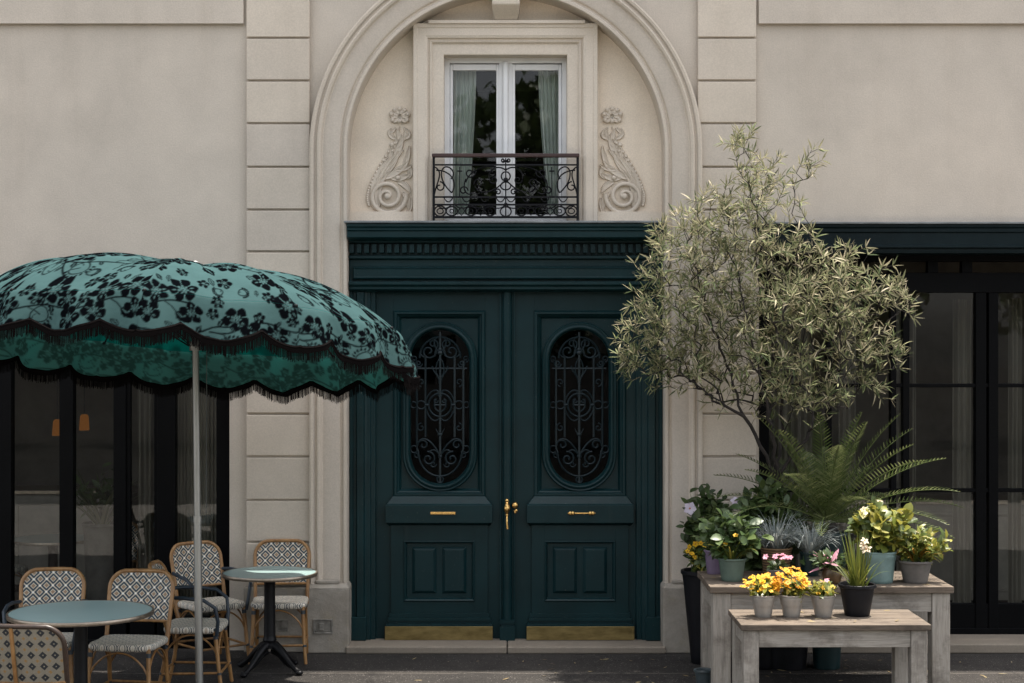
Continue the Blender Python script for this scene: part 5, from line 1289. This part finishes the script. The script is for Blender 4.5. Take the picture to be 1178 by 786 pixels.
l4 = limb(fork, [TP(885, 500, -.14), TP(870, 440, -.26), TP(855, 370, -.28), TP(842, 300, -.18), TP(835, 240, -.1)])
l5 = limb(l2, [TP(935, 445, -.05), TP(975, 430, -.1), TP(1005, 425, -.12)])
nskel = len(nodes)
blobs = [(852,165,22,22),(880,205,40,55),(925,192,20,18),(868,260,62,120),(812,262,46,100),(768,275,28,34),(790,335,62,190),(752,388,50,105),(730,415,26,26),(850,350,75,250),(905,330,70,170),(945,330,62,140),(985,375,52,100),(1005,335,30,34),(1038,342,22,22),(1015,400,30,32),(935,405,70,180),(860,425,60,160),(800,420,45,95),(985,440,36,44),(920,455,45,60),(760,425,30,30),(975,300,26,24)]
tg = []
for bx_, by_, br, cnt in blobs:
    c_ = TP(bx_, by_); rad = br/S(TY); cnt = int(cnt*(.88 if bx_ < 880 else .72))
    for i in range(cnt):
        v = rv(r_)*(r_.random()**.42)*(1.0 if r_.random() < .82 else 1.28); tg.append(c_+np.array([v.x*rad, v.y*min(rad*1.15, .62)-.06, v.z*rad]))
f0 = nodes[fork]; tg = [p_ for p_ in tg if p_[1] < .50]
tg.sort(key=lambda p_: np.linalg.norm(p_-f0))
NP = np.zeros((len(nodes)+len(tg)*4, 3)); NP[:len(nodes)] = nodes; cnt_ = len(nodes); ND = np.zeros(len(NP)); ND[:cnt_] = [np.linalg.norm(p_-f0) for p_ in nodes]
leaf_tips = []
for p_ in tg:
    dd = np.linalg.norm(p_-f0); dv = NP[:cnt_]-p_; ds = np.sqrt((dv**2).sum(1))+np.where(ND[:cnt_] > dd-.02, 1.0, 0)+np.where(np.arange(cnt_) < fork+3, .6, 0)+np.clip(dv[:, 2], 0, None)*.6
    j = int(ds.argmin()); q0 = NP[j]; mid = q0+(p_-q0)*.5+np.array([0, 0, .03])*np.linalg.norm(p_-q0); last = j
    for w_ in (q0+(mid-q0)*.6+(p_-q0)*.08, mid+(p_-mid)*.35, p_):
        NP[cnt_] = w_; ND[cnt_] = np.linalg.norm(w_-f0); par_.append(last); last = cnt_; cnt_ += 1
    leaf_tips.append(last)
N = cnt_; w_ = np.zeros(N)
kids_ = [[] for _ in range(N)]
for i in range(N):
    if par_[i] >= 0: kids_[par_[i]].append(i)
for i in range(N-1, -1, -1):
    w_[i] += 1.0 if not kids_[i] else 0
    if par_[i] >= 0: w_[par_[i]] += w_[i]
rad_ = .0016*np.power(np.maximum(w_, 1), .40); rad_[:fork+1] = np.maximum(rad_[:fork+1], .026)
q = MB()
done = set()
for i in range(N):                                     # chains from each branching point
    for k in kids_[i]:
        if len(kids_[i]) > 1 or par_[i] < 0:
            ch = [i, k]
            while len(kids_[ch[-1]]) == 1: ch.append(kids_[ch[-1]][0])
            rr_ = [float(rad_[c_]) for c_ in ch]; rr_[0] = min(rr_[0], rr_[1]*1.25); q.tube([NP[c_] for c_ in ch], rr_, 5 if rr_[1] < .006 else 9, cap=False)
q.build('trunk', M['bark'], tree, smooth=60)
q = MB()
for tip in leaf_tips:
    chain = [tip]
    while len(chain) < 4 and par_[chain[-1]] >= 0 and w_[par_[chain[-1]]] < 6: chain.append(par_[chain[-1]])
    P_ = [Vector(NP[c_]) for c_ in chain]
    ax = (P_[0]-P_[1]).normalized() if len(P_) > 1 else Vector((0, 0, 1))
    def whorl(p_, n, up, s0):
        a0 = r_.random()*6; e1 = ax.orthogonal().normalized(); e2 = ax.cross(e1)
        for i in range(n):
            a = a0+2*PI*i/n+r_.uniform(-.4, .4); d = e1*math.cos(a)+e2*math.sin(a)+ax*up*r_.uniform(.6, 1.4); d.z += .12
            s_ = s0*r_.uniform(.7, 1.2); q.leaf(p_, d, Vector((0, 0, 1))+rv(r_)*.9, .088*s_, .0108*s_, r_.uniform(-.25, .5), 4, 0, .40)
    whorl(P_[0], 5, 1.0, 1.0)
    for a_, b_ in zip(P_[:-1], P_[1:]):
        L = (a_-b_).length; k = max(1, int(L/.034))
        for i in range(1, k+1):
            if i < k or r_.random() < .5: whorl(a_.lerp(b_, i/k), r_.choice((2, 3)), .8, .95)
q.build('crown', M['sage'], tree)

r_ = random.Random(12); proto = None
for i, (tx, ty, ts) in enumerate(((-13, -24, 1.0), (-6.5, -25, .9), (.5, -23.5, 1.1), (7, -25, .95), (13.5, -24, 1.05), (20, -25, 1.0), (-20, -25, 1.0))):
    if proto is None:
        st_ = thing('street_tree', 'tree across the street, only a dim dark reflection in the shop glass', 'tree', (tx, ty, 0), 0, 'trees across the street')
        q = MB(); q.tube([(0,0,0), (.05,0,1.5), (0,.05,3), (.1,0,5)], [.2, .16, .14, .06], 10)
        for k in range(7): v = rv(r_, .5); q.tube([(0,0,2.4+.2*k), (v.x*1.2, v.y*1.2, 3.2+.2*k+v.z), (v.x*2, v.y*2, 3.8+.2*k+v.z*1.4)], [.07, .05, .02], 6)
        q.build('trunk', M['bark'], st_, smooth=60); q = MB()
        for k in range(70):
            v = rv(r_); c_ = Vector((v.x*2.6, v.y*2.4, 4.6+v.z*2.4))*1; rr_ = r_.uniform(.4, .8)
            for j in range(45): u = rv(r_); q.leaf(c_+u*rr_*r_.random()**.4, rv(r_), rv(r_), .34, .24, .2, 2)
        q.build('crown', M['midleaf'], st_); proto = st_
    else: st_ = copy_tree(proto)
    st_.location = (tx, ty, 0); st_.rotation_euler = (0, 0, i*1.3); st_.scale = (ts, ts, ts)
r_ = random.Random(77); q = MB()
for i in range(150):
    if i < 105: p_ = (r_.gauss(1.7, 1.3), -.35-abs(r_.gauss(0, .7)), .006)
    elif i < 135: p_ = (r_.uniform(1.42, 3.0), r_.uniform(-1.6, -.95), HB+.004)
    else: p_ = (r_.uniform(1.52, 2.66), r_.uniform(-2.4, -1.9), HS+.004)
    a = r_.random()*6; q.leaf(p_, (math.cos(a), math.sin(a), .02), (r_.uniform(-.3, .3), r_.uniform(-.3, .3), 1), r_.uniform(.04, .08), r_.uniform(.009, .016), r_.uniform(-.1, .1), 3)
tag(q.build('fallen_leaves', mat_leaf('dry_leaves', [(.10,.07,.03,1), (.22,.16,.07,1), (.30,.25,.14,1)], .7, .1)), kind='stuff')
# ================================================================== CAFE LAMPS
t = NT('lit_lamp_shade'); em = t.new('ShaderNodeEmission'); em.inputs[0].default_value = (1, .36, .07, 1); em.inputs[1].default_value = .035; t.l.new(em.outputs[0], t.out.inputs[0]); M['lamp'] = t.m
for lab, px, py, y in (('lit amber pendant lamp inside the cafe, left of the mullion', 66, 492, 1.25), ('lit amber pendant lamp inside the cafe, right of the mullion', 97, 486, 1.5)):
    p = thing('pendant_lamp', lab, 'lamp', (X(px, y), y, Z(py, y)), 0, 'amber pendant lamps in the cafe'); q = MB(); q.lathe([(.025, .07), (.036, .055), (.042, -.02), (.044, -.07)], n=20, cap=False); q.build('lamp_shade', M['lamp'], p, smooth=50)
    q = MB(); q.tube([(0, 0, .075), (0, 0, 3.2-(Z(py, y))-.35)], .004, 5); q.build('cord', M['blackpot'], p)

# ================================================================== LIGHT, SKY, CAMERA
SUN = Vector((-.20, -.115, -1.0)).normalized()
sl = bpy.data.lights.new('sun', 'SUN'); sl.energy = 3.4; sl.angle = R(.6); sl.color = (1, .93, .83); so_ = bpy.data.objects.new('sun', sl); C.objects.link(so_)
so_.rotation_euler = (-SUN).to_track_quat('Z', 'Y').to_euler(); so_.location = (4, 2, 14)
wd = bpy.data.worlds.new('World'); sc.world = wd; wd.use_nodes = True; nt = wd.node_tree; bg = nt.nodes['Background']
sky = nt.nodes.new('ShaderNodeTexSky'); sky.sky_type = 'NISHITA'; sky.sun_disc = False
d_ = -SUN; sky.sun_elevation = math.asin(d_.z); sky.sun_rotation = math.atan2(d_.x, d_.y); sky.dust_density = 3.0; sky.ozone_density = .6; sky.air_density = 1.0
hs = nt.nodes.new('ShaderNodeHueSaturation'); hs.inputs['Saturation'].default_value = .28; nt.links.new(sky.outputs[0], hs.inputs['Color']); nt.links.new(hs.outputs[0], bg.inputs[0]); bg.inputs[1].default_value = .15
cam = bpy.data.cameras.new('camera'); co_ = bpy.data.objects.new('camera', cam); C.objects.link(co_); co_.location = (0, CAM_Y, CAM_Z); co_.rotation_euler = (R(90), 0, 0)
cam.sensor_width = 36; cam.lens = 36*FPX/1178; cam.clip_end = 500; cam.clip_start = .1; sc.camera = co_
sc.view_settings.view_transform = 'Standard'; sc.view_settings.look = 'None'; sc.view_settings.gamma = 1; sc.view_settings.exposure = 1.45
sc.cycles.max_bounces = 8; sc.cycles.transparent_max_bounces = 16; sc.cycles.caustics_reflective = False; sc.cycles.caustics_refractive = False
sc.view_settings.exposure = 1.52
